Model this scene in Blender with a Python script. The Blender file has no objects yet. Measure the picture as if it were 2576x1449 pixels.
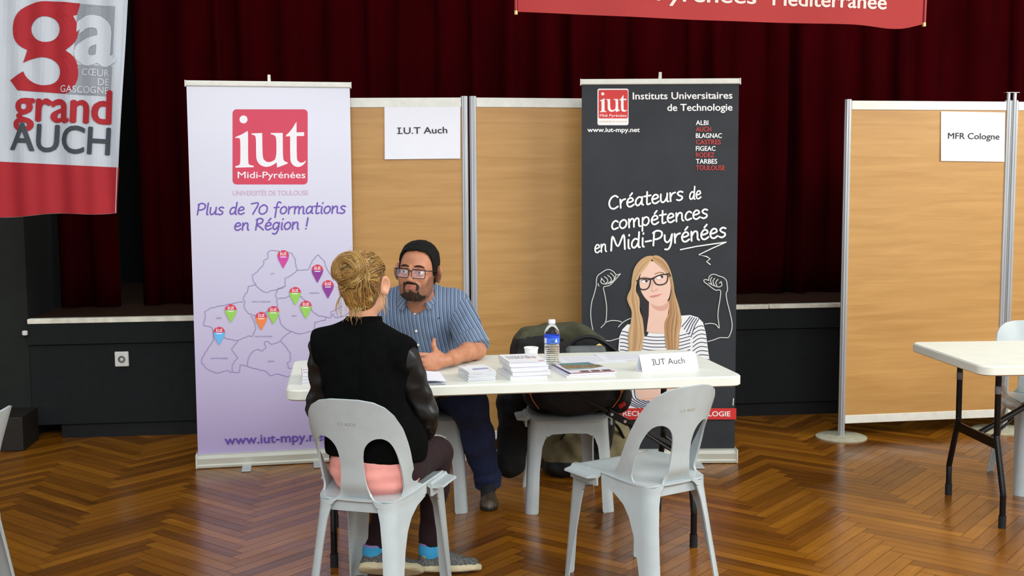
import bpy, math, random
import numpy as np
from mathutils import Vector, Matrix
from mathutils.geometry import tessellate_polygon

SC = bpy.context.scene
COL = SC.collection
PI = math.pi

# ------------------------------------------------------------------ camera
F_PX, PITCH, ROLL, CAM_H = 2827.9, .09, -.0057, 1.5114
cd = bpy.data.cameras.new('camera'); cam = bpy.data.objects.new('camera', cd); COL.objects.link(cam)
cd.sensor_fit = 'HORIZONTAL'; cd.sensor_width = 36.0; cd.lens = 36.0 * F_PX / 2576
cd.clip_start = .05; cd.clip_end = 100
_cp, _sp = math.cos(PITCH), math.sin(PITCH)
_F = Vector((0, _cp, -_sp)); _U0 = Vector((0, _sp, _cp)); _R0 = Vector((1, 0, 0))
_R = _R0 * math.cos(ROLL) + _U0 * math.sin(ROLL); _U = _U0 * math.cos(ROLL) - _R0 * math.sin(ROLL)
cam.matrix_world = Matrix(((_R.x, _U.x, -_F.x, 0), (_R.y, _U.y, -_F.y, 0), (_R.z, _U.z, -_F.z, CAM_H), (0, 0, 0, 1)))
SC.camera = cam

# ------------------------------------------------------------------ light
def lin(c):
    c = c / 255.0
    return c / 12.92 if c <= .04045 else ((c + .055) / 1.055) ** 2.4
def rgb(r, g, b, a=1.0): return (lin(r), lin(g), lin(b), a)

world = bpy.data.worlds.new('world'); SC.world = world; world.use_nodes = True
bg = world.node_tree.nodes['Background']
bg.inputs[0].default_value = rgb(246, 249, 250); bg.inputs[1].default_value = .56
def area(name, loc, target, sx, sy, power, color):
    l = bpy.data.lights.new(name, 'AREA'); l.shape = 'RECTANGLE'; l.size = sx; l.size_y = sy
    l.energy = power; l.color = color[:3]
    o = bpy.data.objects.new(name, l); COL.objects.link(o); o.location = loc
    o.rotation_euler = (Vector(target) - Vector(loc)).to_track_quat('-Z', 'Y').to_euler()
    return o
# daylight from the tall windows of the hall: behind the camera and along the right-hand side
area('window_light_rear', (.8, -3.2, 4.9), (.2, 5.0, .6), 6.0, 2.6, 320, rgb(250, 250, 255))
area('window_light_right', (6.4, 2.6, 4.0), (.3, 5.0, .7), 4.2, 2.4, 250, rgb(255, 252, 246))
SC.view_settings.view_transform = 'Standard'
try: SC.view_settings.look = 'None'
except Exception: pass
SC.view_settings.gamma = 1.0
SC.view_settings.use_curve_mapping = False
SC.view_settings.exposure = .45

# ------------------------------------------------------------------ helpers
RNG = random.Random(7)

def mat(name, col, rough=.55, metal=0.0, noise=0.0, scale=40.0, bump=0.0, bscale=None, stretch=None, spec=.5, sheen=0.0, coat=0.0, trans=0.0, ior=1.45, alpha=1.0, col2=None):
    """principled material whose colour varies with object-space noise"""
    m = bpy.data.materials.new(name); m.use_nodes = True
    nt = m.node_tree; b = nt.nodes['Principled BSDF']
    c = rgb(*col) if max(col) > 1.0 else (*col, 1)
    b.inputs['Base Color'].default_value = c
    b.inputs['Roughness'].default_value = rough; b.inputs['Metallic'].default_value = metal
    b.inputs['Specular IOR Level'].default_value = spec
    b.inputs['IOR'].default_value = ior
    if sheen: b.inputs['Sheen Weight'].default_value = sheen; b.inputs['Sheen Roughness'].default_value = .4
    if coat: b.inputs['Coat Weight'].default_value = coat; b.inputs['Coat Roughness'].default_value = .12
    if trans: b.inputs['Transmission Weight'].default_value = trans
    if alpha < 1: b.inputs['Alpha'].default_value = alpha
    if noise or bump:
        tc = nt.nodes.new('ShaderNodeTexCoord'); mp = nt.nodes.new('ShaderNodeMapping')
        if stretch: mp.inputs['Scale'].default_value = stretch
        nt.links.new(tc.outputs['Object'], mp.inputs['Vector'])
        n = nt.nodes.new('ShaderNodeTexNoise'); n.inputs['Scale'].default_value = scale; n.inputs['Detail'].default_value = 4
        nt.links.new(mp.outputs[0], n.inputs['Vector'])
        if noise:
            r = nt.nodes.new('ShaderNodeValToRGB')
            k = 1 - noise; c2 = rgb(*col2) if col2 else tuple(min(1, v * (1 + noise)) for v in c[:3]) + (1,)
            r.color_ramp.elements[0].position = .3; r.color_ramp.elements[1].position = .7
            r.color_ramp.elements[0].color = tuple(v * k for v in c[:3]) + (1,) if not col2 else c
            r.color_ramp.elements[1].color = c2
            nt.links.new(n.outputs['Fac'], r.inputs[0]); nt.links.new(r.outputs[0], b.inputs['Base Color'])
        if bump:
            n2 = n
            if bscale:
                n2 = nt.nodes.new('ShaderNodeTexNoise'); n2.inputs['Scale'].default_value = bscale; n2.inputs['Detail'].default_value = 3
                nt.links.new(mp.outputs[0], n2.inputs['Vector'])
            bp = nt.nodes.new('ShaderNodeBump'); bp.inputs['Strength'].default_value = bump; bp.inputs['Distance'].default_value = .004
            nt.links.new(n2.outputs['Fac'], bp.inputs['Height']); nt.links.new(bp.outputs[0], b.inputs['Normal'])
    return m

def setp(o, label=None, cat=None, group=None, kind=None):
    if label: o['label'] = label
    if cat: o['category'] = cat
    if group: o['group'] = group
    if kind: o['kind'] = kind
    return o

def empty(name, loc=(0, 0, 0), rz=0.0, label=None, cat=None, group=None, rot=None):
    o = bpy.data.objects.new(name, None); COL.objects.link(o); o.location = loc
    o.rotation_euler = rot if rot else (0, 0, rz); o.empty_display_size = .1
    return setp(o, label, cat, group)

def link(name, me, mats, parent=None, smooth=False, loc=None, rot=None):
    if not isinstance(mats, (list, tuple)): mats = [mats]
    for m in mats: me.materials.append(m)
    if smooth:
        me.polygons.foreach_set('use_smooth', [True] * len(me.polygons))
    me.update()
    o = bpy.data.objects.new(name, me); COL.objects.link(o)
    if parent: o.parent = parent
    if loc: o.location = loc
    if rot: o.rotation_euler = rot
    return o

def smooth_angle(me, ang=.6):
    """smooth shading with edges sharper than ang kept sharp"""
    me.polygons.foreach_set('use_smooth', [True] * len(me.polygons))
    try: me.set_sharp_from_angle(angle=ang)
    except Exception: pass

class MB:
    """collects shapes; build() links them as one mesh object"""
    def __init__(s): s.v = []; s.f = []; s.mi = []
    def add(s, vs, fs, mi=0):
        o = len(s.v); s.v += [tuple(v) for v in vs]
        for f in fs: s.f.append(tuple(i + o for i in f)); s.mi.append(mi)
    def box(s, c, d, mi=0, M=None, bev=0.0):
        x, y, z = d[0] / 2, d[1] / 2, d[2] / 2
        if bev <= 0:
            vs = [Vector((sx * x, sy * y, sz * z)) for sz in (-1, 1) for sy in (-1, 1) for sx in (-1, 1)]
            fs = [(0, 2, 3, 1), (4, 5, 7, 6), (0, 1, 5, 4), (2, 6, 7, 3), (0, 4, 6, 2), (1, 3, 7, 5)]
        else:
            b = min(bev, x * .99, y * .99, z * .99); vs = []; fs = []
            # three stacked rings of a bevelled box: octagonal plan
            def ring(zz, ins):
                a, c2 = x - ins, y - ins; k = max(b - ins, b * .35)
                pts = [(-a + k, -c2), (a - k, -c2), (a, -c2 + k), (a, c2 - k), (a - k, c2), (-a + k, c2), (-a, c2 - k), (-a, -c2 + k)]
                return [Vector((p[0], p[1], zz)) for p in pts]
            for zz, ins in ((-z, b), (-z + b, 0), (z - b, 0), (z, b)): vs += ring(zz, ins)
            fs.append(tuple(range(7, -1, -1))); fs.append(tuple(range(24, 32)))
            for r in range(3):
                for i in range(8):
                    j = (i + 1) % 8; fs.append((r * 8 + i, r * 8 + j, r * 8 + 8 + j, r * 8 + 8 + i))
        if M is not None: vs = [M @ v for v in vs]
        vs = [v + Vector(c) for v in vs]
        s.add(vs, fs, mi)
    def tube(s, pts, r, n=12, mi=0, caps=True, flat=1.0):
        pts = [Vector(p) for p in pts]; m = len(pts); rs = r if isinstance(r, (list, tuple)) else [r] * m
        tang = []
        for i in range(m):
            t = (pts[min(i + 1, m - 1)] - pts[max(i - 1, 0)]); tang.append(t.normalized() if t.length > 1e-9 else Vector((0, 0, 1)))
        up = Vector((0, 0, 1)) if abs(tang[0].z) < .9 else Vector((1, 0, 0))
        nrm = tang[0].cross(up).normalized(); vs = []
        for i in range(m):
            nrm = (nrm - tang[i] * nrm.dot(tang[i])).normalized(); bi = tang[i].cross(nrm)
            for k in range(n):
                a = 2 * PI * k / n; vs.append(pts[i] + (nrm * math.cos(a) + bi * math.sin(a) * flat) * rs[i])
        fs = []
        for i in range(m - 1):
            for k in range(n):
                l = (k + 1) % n; fs.append((i * n + k, i * n + l, (i + 1) * n + l, (i + 1) * n + k))
        if caps: fs.append(tuple(range(n - 1, -1, -1))); fs.append(tuple((m - 1) * n + k for k in range(n)))
        s.add(vs, fs, mi)
    def lathe(s, prof, n=40, mi=0, c=(0, 0, 0), ms=None):
        vs = []; m = len(prof)
        for r, z in prof:
            for k in range(n):
                a = 2 * PI * k / n; vs.append((c[0] + r * math.cos(a), c[1] + r * math.sin(a), c[2] + z))
        for i in range(m - 1):
            o = [(i * n + k, i * n + (k + 1) % n, (i + 1) * n + (k + 1) % n, (i + 1) * n + k) for k in range(n)]
            if i == 0: s.add(vs, o, ms[i] if ms else mi)
            else:
                base = len(s.v) - len(vs)
                for f in o: s.f.append(tuple(q + base for q in f)); s.mi.append(ms[i] if ms else mi)
    def prism(s, pts, z0, z1, mi=0, M=None):
        """extrude a plan polygon from z0 to z1"""
        n = len(pts); vs = [Vector((p[0], p[1], z0)) for p in pts] + [Vector((p[0], p[1], z1)) for p in pts]
        if M is not None: vs = [M @ v for v in vs]
        fs = [tuple(range(n - 1, -1, -1)), tuple(range(n, 2 * n))] + [(i, (i + 1) % n, n + (i + 1) % n, n + i) for i in range(n)]
        s.add(vs, fs, mi)
    def mesh(s, name='mesh'):
        me = bpy.data.meshes.new(name); me.from_pydata([tuple(v) for v in s.v], [], s.f)
        me.polygons.foreach_set('material_index', s.mi); me.update(); return me
    def build(s, name, mats, parent=None, smooth=None, bev=0.0, loc=None, rot=None, seg=2):
        me = s.mesh(name)
        if smooth is not None: smooth_angle(me, smooth)
        o = link(name, me, mats, parent, loc=loc, rot=rot)
        if bev:
            md = o.modifiers.new('soft_edges', 'BEVEL'); md.width = bev; md.segments = seg; md.limit_method = 'ANGLE'; md.angle_limit = .6
        return o

def rrect(w, h, r, n=6, cx=0, cy=0):
    pts = []
    for sx, sy, a0 in ((1, 1, 0), (-1, 1, PI / 2), (-1, -1, PI), (1, -1, 1.5 * PI)):
        for i in range(n + 1):
            a = a0 + PI / 2 * i / n; pts.append((cx + sx * (w / 2 - r) + r * math.cos(a), cy + sy * (h / 2 - r) + r * math.sin(a)))
    return pts

def spline(pts, k=6, closed=False):
    """Catmull-Rom through pts"""
    P = [np.array(p, float) for p in pts]; n = len(P); out = []
    rng = range(n) if closed else range(n - 1)
    for i in rng:
        p1, p2 = P[i], P[(i + 1) % n]
        p0 = P[(i - 1) % n] if closed or i > 0 else 2 * p1 - p2
        p3 = P[(i + 2) % n] if closed or i + 2 < n else 2 * p2 - p1
        for j in range(k):
            t = j / k
            out.append(.5 * ((2 * p1) + (p2 - p0) * t + (2 * p0 - 5 * p1 + 4 * p2 - p3) * t * t + (3 * p1 - p0 - 3 * p2 + p3) * t ** 3))
    if not closed: out.append(P[-1])
    return out

# ---- sheets: a smooth 2-D outline (with holes) clipped out of a grid and bent into space
def poly_sdf(P, poly):
    """signed distance (negative inside) of points P (N,2) to a closed polygon"""
    poly = np.asarray(poly, float); d = np.full(len(P), 1e9); ins = np.zeros(len(P), bool)
    for a, b in zip(poly, np.roll(poly, -1, 0)):
        e = b - a; w = P - a; L = e @ e
        if L < 1e-14: continue
        t = np.clip(w @ e / L, 0, 1); q = w - t[:, None] * e
        d = np.minimum(d, (q * q).sum(1))
        c = (a[1] > P[:, 1]) != (b[1] > P[:, 1])
        with np.errstate(divide='ignore', invalid='ignore'):
            ins ^= c & (P[:, 0] < (b[0] - a[0]) * (P[:, 1] - a[1]) / (b[1] - a[1] + 1e-30) + a[0])
    return np.sqrt(d) * np.where(ins, -1, 1)

def sheet(sdf, lo, hi, h, bend, thick):
    """mesh of the region sdf<0 over [lo,hi], bent by bend((N,2))->(N,3), thickened inward (both sides)"""
    nx = int(round((hi[0] - lo[0]) / h)); ny = int(round((hi[1] - lo[1]) / h))
    X, Y = np.meshgrid(np.linspace(lo[0], hi[0], nx + 1), np.linspace(lo[1], hi[1], ny + 1), indexing='ij')
    G = np.stack([X, Y], -1); D = sdf(G.reshape(-1, 2)).reshape(nx + 1, ny + 1)
    D = np.where(np.abs(D) < h * .08, h * .08 * np.where(D < 0, -1, 1), D)
    vid = {}; V = []; Fc = []
    def gv(i, j):
        k = (i, j)
        if k not in vid: vid[k] = len(V); V.append(G[i, j])
        return vid[k]
    def ev(a, b):
        k = (a, b) if a < b else (b, a)
        if k not in vid:
            da, db = D[k[0]], D[k[1]]; t = da / (da - db); vid[k] = len(V); V.append(G[k[0]] * (1 - t) + G[k[1]] * t)
        return vid[k]
    for i in range(nx):
        for j in range(ny):
            cs = ((i, j), (i + 1, j), (i + 1, j + 1), (i, j + 1)); s = [D[c] < 0 for c in cs]
            if not any(s): continue
            if all(s): Fc.append([gv(*c) for c in cs]); continue
            f = []
            for q in range(4):
                a, b = cs[q], cs[(q + 1) % 4]
                if s[q]: f.append(gv(*a))
                if s[q] != s[(q + 1) % 4]: f.append(ev(a, b))
            if len(f) > 2: Fc.append(f)
    V = np.array(V); e = 1e-4
    P = bend(V); du = bend(V + [e, 0]) - bend(V - [e, 0]); dv = bend(V + [0, e]) - bend(V - [0, e])
    N = np.cross(du, dv); N /= np.linalg.norm(N, axis=1, keepdims=True) + 1e-12
    n = len(V); verts = np.concatenate([P + N * thick / 2, P - N * thick / 2])
    cnt = {}
    for f in Fc:
        for a, b in zip(f, f[1:] + f[:1]): cnt[(a, b)] = 1
    faces = [tuple(f) for f in Fc] + [tuple(q + n for q in reversed(f)) for f in Fc]
    for (a, b) in cnt:
        if (b, a) not in cnt: faces.append((b, a, a + n, b + n))
    me = bpy.data.meshes.new('sheet'); me.from_pydata(verts.tolist(), [], faces); me.update()
    smooth_angle(me, .9)
    return me

# ---- flat fills
def fill(loops):
    """triangulate loops (outer first, then holes) -> verts2d, tris"""
    L = [[Vector((float(p[0]), float(p[1]), 0)) for p in l] for l in loops]
    return [(v.x, v.y) for l in L for v in l], [tuple(t) for t in tessellate_polygon(L)]

_tcache = {}
def glyphs(txt, bold=0.0):
    """flat mesh of a line of text in the built-in font: verts, faces, x0, x1 (unit size)"""
    k = (txt, bold)
    if k in _tcache: return _tcache[k]
    cu = bpy.data.curves.new('t', 'FONT'); cu.body = txt; cu.size = 1.0; cu.offset = bold; cu.resolution_u = 4
    o = bpy.data.objects.new('t', cu); COL.objects.link(o); bpy.context.view_layer.update()
    me = bpy.data.meshes.new_from_object(o.evaluated_get(bpy.context.evaluated_depsgraph_get()))
    vs = [(v.co.x, v.co.y) for v in me.vertices]; fs = [tuple(p.vertices) for p in me.polygons]
    bpy.data.objects.remove(o); bpy.data.curves.remove(cu); bpy.data.meshes.remove(me)
    xs = [v[0] for v in vs]; _tcache[k] = (vs, fs, min(xs), max(xs)); return _tcache[k]

def ribbon(pts, w, caps=True):
    """flat stroke of width w along a 2-D polyline"""
    P = [np.array(p, float)[:2] for p in pts]; n = len(P); vs = []; fs = []
    for i in range(n):
        t = P[min(i + 1, n - 1)] - P[max(i - 1, 0)]; l = np.hypot(*t) + 1e-12; nn = np.array([-t[1], t[0]]) / l * w / 2
        vs += [P[i] + nn, P[i] - nn]
    for i in range(n - 1): fs.append((2 * i, 2 * i + 1, 2 * i + 3, 2 * i + 2))
    if caps:
        for c in (P[0], P[-1]):
            o = len(vs); vs += [c + w / 2 * np.array([math.cos(a * PI / 4), math.sin(a * PI / 4)]) for a in range(8)]; fs.append(tuple(range(o, o + 8)))
    return [tuple(v) for v in vs], fs

def subdivide(vs, fs, ml):
    """split large flat faces so that printing follows the billows of a cloth"""
    vs = [tuple(map(float, v[:2])) for v in vs]; st = []; out = []; mid = {}
    for f in fs:
        for i in range(1, len(f) - 1): st.append((f[0], f[i], f[i + 1]))
    while st:
        a, b, c = st.pop(); l = [math.dist(vs[a], vs[b]), math.dist(vs[b], vs[c]), math.dist(vs[c], vs[a])]
        if max(l) <= ml: out.append((a, b, c)); continue
        k = l.index(max(l)); a, b, c = ((a, b, c), (b, c, a), (c, a, b))[k]; q = (min(a, b), max(a, b))
        if q not in mid: mid[q] = len(vs); vs.append(((vs[a][0] + vs[b][0]) / 2, (vs[a][1] + vs[b][1]) / 2))
        st += [(a, mid[q], c), (mid[q], b, c)]
    return vs, out

class Art:
    """printing on a flat sheet. Coordinates are given in the photograph's measured units and carried
    onto the sheet's own plane by uv(); each layer of ink lies a hair above the one below."""
    def __init__(s, uv, mb, front, step=.00009, start=.0005, maxlen=0): s.uv = uv; s.mb = mb; s.front = front; s.step = step; s.z = start; s.ml = maxlen
    def put(s, vs, fs, mi, raw=False, zo=None):
        if s.ml: vs, fs = subdivide(vs, fs, s.ml)
        P = [s.front(*(v if raw else s.uv(*v)), s.z + (zo[i] if zo and i < len(zo) else 0)) for i, v in enumerate(vs)]; s.mb.add(P, fs, mi)
    def up(s): s.z += s.step
    def poly(s, loops, mi, up=True):
        if not isinstance(loops[0][0], (tuple, list, np.ndarray)): loops = [loops]
        v, f = fill(loops); s.put(v, f, mi)
        if up: s.up()
    def line(s, pts, w, mi, up=False, smooth=0):
        if smooth: pts = spline(pts, smooth)
        v, f = ribbon(pts, w); n = 2 * len(pts); q = .00009 / max(12, len(pts))       # ink laid down along the stroke, a hair higher as it goes
        s.put(v, f, mi, zo=[(i // 2) * q for i in range(n)] + [-.00002] * 8 + [len(pts) * q + .00002] * 8); s.z += .000025
        if up: s.up()
    def disc(s, c, r, mi, up=True, ry=None, n=24, rot=0.0):
        ry = ry or r; cr, sr = math.cos(rot), math.sin(rot)
        s.poly([(c[0] + r * math.cos(2 * PI * i / n) * cr - ry * math.sin(2 * PI * i / n) * sr, c[1] + r * math.cos(2 * PI * i / n) * sr + ry * math.sin(2 * PI * i / n) * cr) for i in range(n)], mi, up)
    def text(s, txt, a, b, mi, cap, bold=0.0, shear=0.0, up=True):
        """text whose baseline runs from a to b (photo units), capital height cap"""
        vs, fs, x0, x1 = glyphs(txt, 0.0); a = np.array(a, float); b = np.array(b, float); d = b - a; L = np.hypot(*d); d = d / L
        upv = np.array([d[1], -d[0]]); k = L / (x1 - x0); kc = cap / .682
        for ex, ey in (((0, 0),) if not bold else ((-bold, 0), (bold, 0), (0, bold * .7), (0, -bold * .7))):   # heavier weight: slightly shifted repeats
            s.put([tuple(a + d * ((v[0] - x0) * k + shear * v[1] * kc + ex * kc) + upv * (v[1] + ey) * kc) for v in vs], fs, mi); s.z += .00004
        if up: s.up()

# ------------------------------------------------------------------ plane measuring
_CAMP = Vector((0, 0, CAM_H))
def plane_uv(o, yaw, lean=0.0):
    """(px,py) of the photograph -> (u along, z up) on the upright plane through o=(x,y) turned by yaw"""
    n = Vector((-math.sin(yaw), math.cos(yaw), 0)); t = Vector((math.cos(yaw), math.sin(yaw), 0)); p0 = Vector((o[0], o[1], 0))
    def uv(px, py):
        d = _R * ((px - 1288) / F_PX) - _U * ((py - 724.5) / F_PX) + _F
        X = _CAMP + d * ((p0 - _CAMP).dot(n) / d.dot(n)); return ((X - p0).dot(t), X.z)
    return uv

# ------------------------------------------------------------------ materials of the setting
YAW = .125                                   # the hall runs a little to the right of the view
m_black = mat('black_painted_board', (14, 18, 20), .8, noise=.25, scale=14, bump=.15, bscale=160)
m_fascia = mat('black_textile_front', (17, 22, 23), .9, noise=.2, scale=30, bump=.25, bscale=420)
m_wallgreen = mat('dark_green_grey_wall', (23, 28, 24), .85, noise=.15, scale=9, bump=.1, bscale=90)
m_brownplinth = mat('dark_brown_plinth', (26, 21, 15), .6, noise=.3, scale=12)
m_nosing = mat('worn_metal_nosing', (238, 236, 216), .4, noise=.2, scale=18)
m_stagewood = mat('dark_stage_boards', (52, 30, 16), .5, noise=.4, scale=20, stretch=(1, 8, 1))

def wood_floor():
    m = bpy.data.materials.new('herringbone_parquet'); m.use_nodes = True; nt = m.node_tree; b = nt.nodes['Principled BSDF']
    at = nt.nodes.new('ShaderNodeAttribute'); at.attribute_name = 'plank'
    uv = nt.nodes.new('ShaderNodeAttribute'); uv.attribute_name = 'along'
    n = nt.nodes.new('ShaderNodeTexNoise'); n.inputs['Scale'].default_value = 1.0; n.inputs['Detail'].default_value = 6; n.inputs['Roughness'].default_value = .62
    nt.links.new(uv.outputs['Vector'], n.inputs['Vector'])
    mx = nt.nodes.new('ShaderNodeMath'); mx.operation = 'MULTIPLY_ADD'; mx.inputs[1].default_value = .5; nt.links.new(n.outputs['Fac'], mx.inputs[0])
    m2 = nt.nodes.new('ShaderNodeMath'); m2.operation = 'MULTIPLY'; m2.inputs[1].default_value = .34; nt.links.new(at.outputs['Fac'], m2.inputs[0]); nt.links.new(m2.outputs[0], mx.inputs[2])
    r = nt.nodes.new('ShaderNodeValToRGB'); e = r.color_ramp.elements
    e[0].position = .10; e[0].color = rgb(74, 42, 8); e[1].position = .85; e[1].color = rgb(188, 130, 44)
    k = e.new(.34); k.color = rgb(120, 71, 11); k = e.new(.6); k.color = rgb(150, 95, 20)
    nt.links.new(mx.outputs[0], r.inputs[0]); nt.links.new(r.outputs[0], b.inputs['Base Color'])
    b.inputs['Roughness'].default_value = .24; b.inputs['Specular IOR Level'].default_value = .5
    tc = nt.nodes.new('ShaderNodeTexCoord'); n2 = nt.nodes.new('ShaderNodeTexNoise'); n2.inputs['Scale'].default_value = 5; n2.inputs['Detail'].default_value = 5
    nt.links.new(tc.outputs['Object'], n2.inputs['Vector'])
    mr = nt.nodes.new('ShaderNodeMapRange'); mr.inputs[1].default_value = .3; mr.inputs[2].default_value = .7; mr.inputs[3].default_value = .16; mr.inputs[4].default_value = .34
    nt.links.new(n2.outputs['Fac'], mr.inputs[0]); nt.links.new(mr.outputs[0], b.inputs['Roughness'])
    bp = nt.nodes.new('ShaderNodeBump'); bp.inputs['Strength'].default_value = .12; bp.inputs['Distance'].default_value = .003
    nt.links.new(n.outputs['Fac'], bp.inputs['Height']); nt.links.new(bp.outputs[0], b.inputs['Normal'])
    return m

def build_floor():
    w, L = .061, .546; ang = YAW + PI / 4; ca, sa = math.cos(ang), math.sin(ang); gap = .0009; PX, PY = .222, .028   # pattern start
    vs, fs, val, along = [], [], [], []
    x0, x1, y0, y1 = -7.2, 7.2, -5.0, 9.2
    # base slab seen in the joints
    vs += [(x0 - .4, y0 - .4, -.0015), (x1 + .4, y0 - .4, -.0015), (x1 + .4, y1 + .4, -.0015), (x0 - .4, y1 + .4, -.0015)]; fs.append((0, 1, 2, 3)); val.append(-.6); along += [(0, 0, 0)] * 4
    rg = random.Random(3)
    # spine of each zig-zag runs along the depth of the hall
    for i in range(-220, 221):
        for j in range(-26, 27):
            ox, oy = i * w + j * L, i * w - j * L
            for (a, b, c, d) in ((ox, oy, ox + L, oy + w), (ox + L, oy + w - L, ox + L + w, oy + w)):
                cx, cy = (a + c) / 2, (b + d) / 2; X, Y = cx * ca - cy * sa + PX, cx * sa + cy * ca + PY
                if not (x0 < X < x1 and y0 < Y < y1): continue
                v = rg.random(); v = min(1, max(0, .5 + (v - .5) * 1.25 + rg.gauss(0, .1))); o = len(vs); off = rg.random() * 50
                for (px, py) in ((a + gap, b + gap), (c - gap, b + gap), (c - gap, d - gap), (a + gap, d - gap)):
                    vs.append((px * ca - py * sa + PX, px * sa + py * ca + PY, 0.0))
                    al, ac = (px - a, py - b) if c - a > d - b else (py - b, px - a)
                    along.append((al * 3.2 + off, ac * 46 + off, off))
                fs.append((o, o + 1, o + 2, o + 3)); val.append(v)
    me = bpy.data.meshes.new('floor'); me.from_pydata(vs, [], fs); me.update()
    at = me.attributes.new('plank', 'FLOAT', 'FACE'); at.data.foreach_set('value', val)
    al = me.attributes.new('along', 'FLOAT_VECTOR', 'CORNER')
    flat = [along[l.vertex_index] for l in me.loops]; al.data.foreach_set('vector', [c for v in flat for c in v])
    return setp(link('floor', me, wood_floor()), kind='structure')
build_floor()

# ---- the stage at the end of the hall
SO = (-2.90, 6.68)                            # left front corner of the stage
def hall(u, v, z=0.0):
    """hall axes: u to the right along the stage front, v deeper, z up"""
    return (SO[0] + u * math.cos(YAW) - v * math.sin(YAW), SO[1] + u * math.sin(YAW) + v * math.cos(YAW), z)
RH = Matrix.Rotation(YAW, 4, 'Z')
def hbox(mb, u0, u1, v0, v1, z0, z1, mi=0):
    mb.box(hall((u0 + u1) / 2, (v0 + v1) / 2, (z0 + z1) / 2), (u1 - u0, v1 - v0, z1 - z0), mi, RH)
b = MB(); hbox(b, 0, 8.6, .02, 3.0, .09, .575); hbox(b, 0, 8.6, 0, 3.0, .581, .712); hbox(b, .004, 8.6, .034, 3.0, .572, .584)
setp(b.build('wall_stage_front', m_fascia), kind='structure')
b = MB(); hbox(b, .16, 8.6, .045, .2, 0, .092); setp(b.build('baseboard_stage', m_black), kind='structure')
b = MB(); hbox(b, 0, 8.6, .05, 3.0, .712, .736); setp(b.build('floor_stage', m_stagewood), kind='structure')
b = MB()
for u0, u1, dz in ((0, 1.31, 0), (1.318, 1.51, .001), (1.518, 4.6, .003), (4.605, 8.6, .004)):
    hbox(b, u0, u1, -.006, .052, .708 + dz, .738 + dz * .4)
setp(b.build('trim_1', m_nosing, bev=.004), kind='structure')
b = MB(); hbox(b, -3.2, -.005, .03, 3.0, 0, 4.2); setp(b.build('wall_left', m_wallgreen), kind='structure')
b = MB(); hbox(b, -3.2, .03, -.28, .03, 0, .2); setp(b.build('baseboard_left', m_brownplinth, bev=.006), kind='structure')
b = MB(); hbox(b, -3.2, 8.6, 2.6, 2.7, .7, 4.6); setp(b.build('wall_back', m_black), kind='structure')

# ---- stage curtains of wine-red velvet
m_velvet = mat('wine_red_velvet', (46, 0, 3), .95, noise=.2, scale=7, spec=.03, bump=.2, bscale=300, stretch=(1, 1, .25))
def curtain(u0, u1, v0, v1, z0, z1, seed, pitch, amp, flat=()):
    rg = random.Random(seed); n = int((u1 - u0) / .012); K = 14
    # irregular pleats: random widths and depths
    edges = [u0]
    while edges[-1] < u1: edges.append(edges[-1] + pitch * rg.uniform(.5, 1.7))
    dep = [amp * rg.uniform(.35, 1.3) for _ in edges]; ph = [rg.uniform(-.2, .2) for _ in edges]
    vs = []; fs = []
    for i in range(n + 1):
        u = u0 + (u1 - u0) * i / n; k = max(j for j in range(len(edges)) if edges[j] <= u + 1e-9); k = min(k, len(edges) - 2)
        t = (u - edges[k]) / (edges[k + 1] - edges[k]); s = math.sin(PI * t) ** .75 * (1 if k % 2 == 0 else -1)
        for j in range(K + 1):
            zz = z0 + (z1 - z0) * j / K; f = .75 + .35 * (1 - j / K)
            v = v0 + (v1 - v0) * (u - u0) / (u1 - u0) - s * dep[k] * f + .008 * math.sin(u * 9 + zz * 1.3)
            vs.append(hall(u + .01 * math.sin(zz * 1.7 + k), v, zz))
    for i in range(n):
        for j in range(K): a = i * (K + 1) + j; fs.append((a, a + K + 1, a + K + 2, a + 1))
    me = bpy.data.meshes.new('curtain'); me.from_pydata(vs, [], fs); me.update()
    o = link('stage_curtain', me, m_velvet, smooth=True)
    md = o.modifiers.new('cloth', 'SOLIDIFY'); md.thickness = .006
    return o
setp(curtain(.03, .42, .60, .62, .742, 4.4, 5, .085, .03), 'narrow wine-red velvet curtain leg at the left edge of the stage, beside the dark wall', 'curtain', 'stage curtains')
setp(curtain(.53, 7.9, .71, .72, .742, 4.4, 12, .115, .042), 'wide pleated wine-red velvet curtain closing the stage behind the display panels', 'curtain', 'stage curtains')

# ---- socket and knob on the stage front
m_whiteplastic = mat('white_plastic', (226, 228, 222), .4, noise=.04, scale=30)
m_greyplastic = mat('grey_socket_well', (120, 122, 120), .5, noise=.1, scale=30)
so = empty('wall_socket', hall(.535, .018, .482), YAW, 'square white power socket on the black stage front', 'power socket')
b = MB(); b.box((0, -.006, 0), (.082, .012, .092), bev=.004); b.build('cover_plate', m_whiteplastic, so, bev=.003)
b = MB(); b.lathe([(.021, 0), (.021, .006), (.0185, .007), (.0175, 0), (.0, -.001)], 32); b.build('socket_well', [m_greyplastic], so, smooth=.5, loc=(.0, -.0125, 0), rot=(PI / 2, 0, 0))
b = MB(); b.tube([(0, -.012, -.009), (0, -.019, -.009)], .0025, 8); b.build('earth_pin', m_nosing, so)
kn = empty('door_stop', hall(-.012, -.004, .655), YAW, 'small round whitish stop on the left end of the black stage front', 'door stop')
b = MB(); b.tube([(0, .012, 0), (0, -.006, 0)], .008, 16); b.build('stem', m_nosing, kn)
b = MB(); b.lathe([(0, -.012), (.012, -.012), (.016, -.008), (.016, .012), (.012, .016), (0, .016)], 24); b.build('cap', m_whiteplastic, kn, smooth=.5, rot=(0, 0, 0), loc=(0, -.012, 0))

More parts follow.
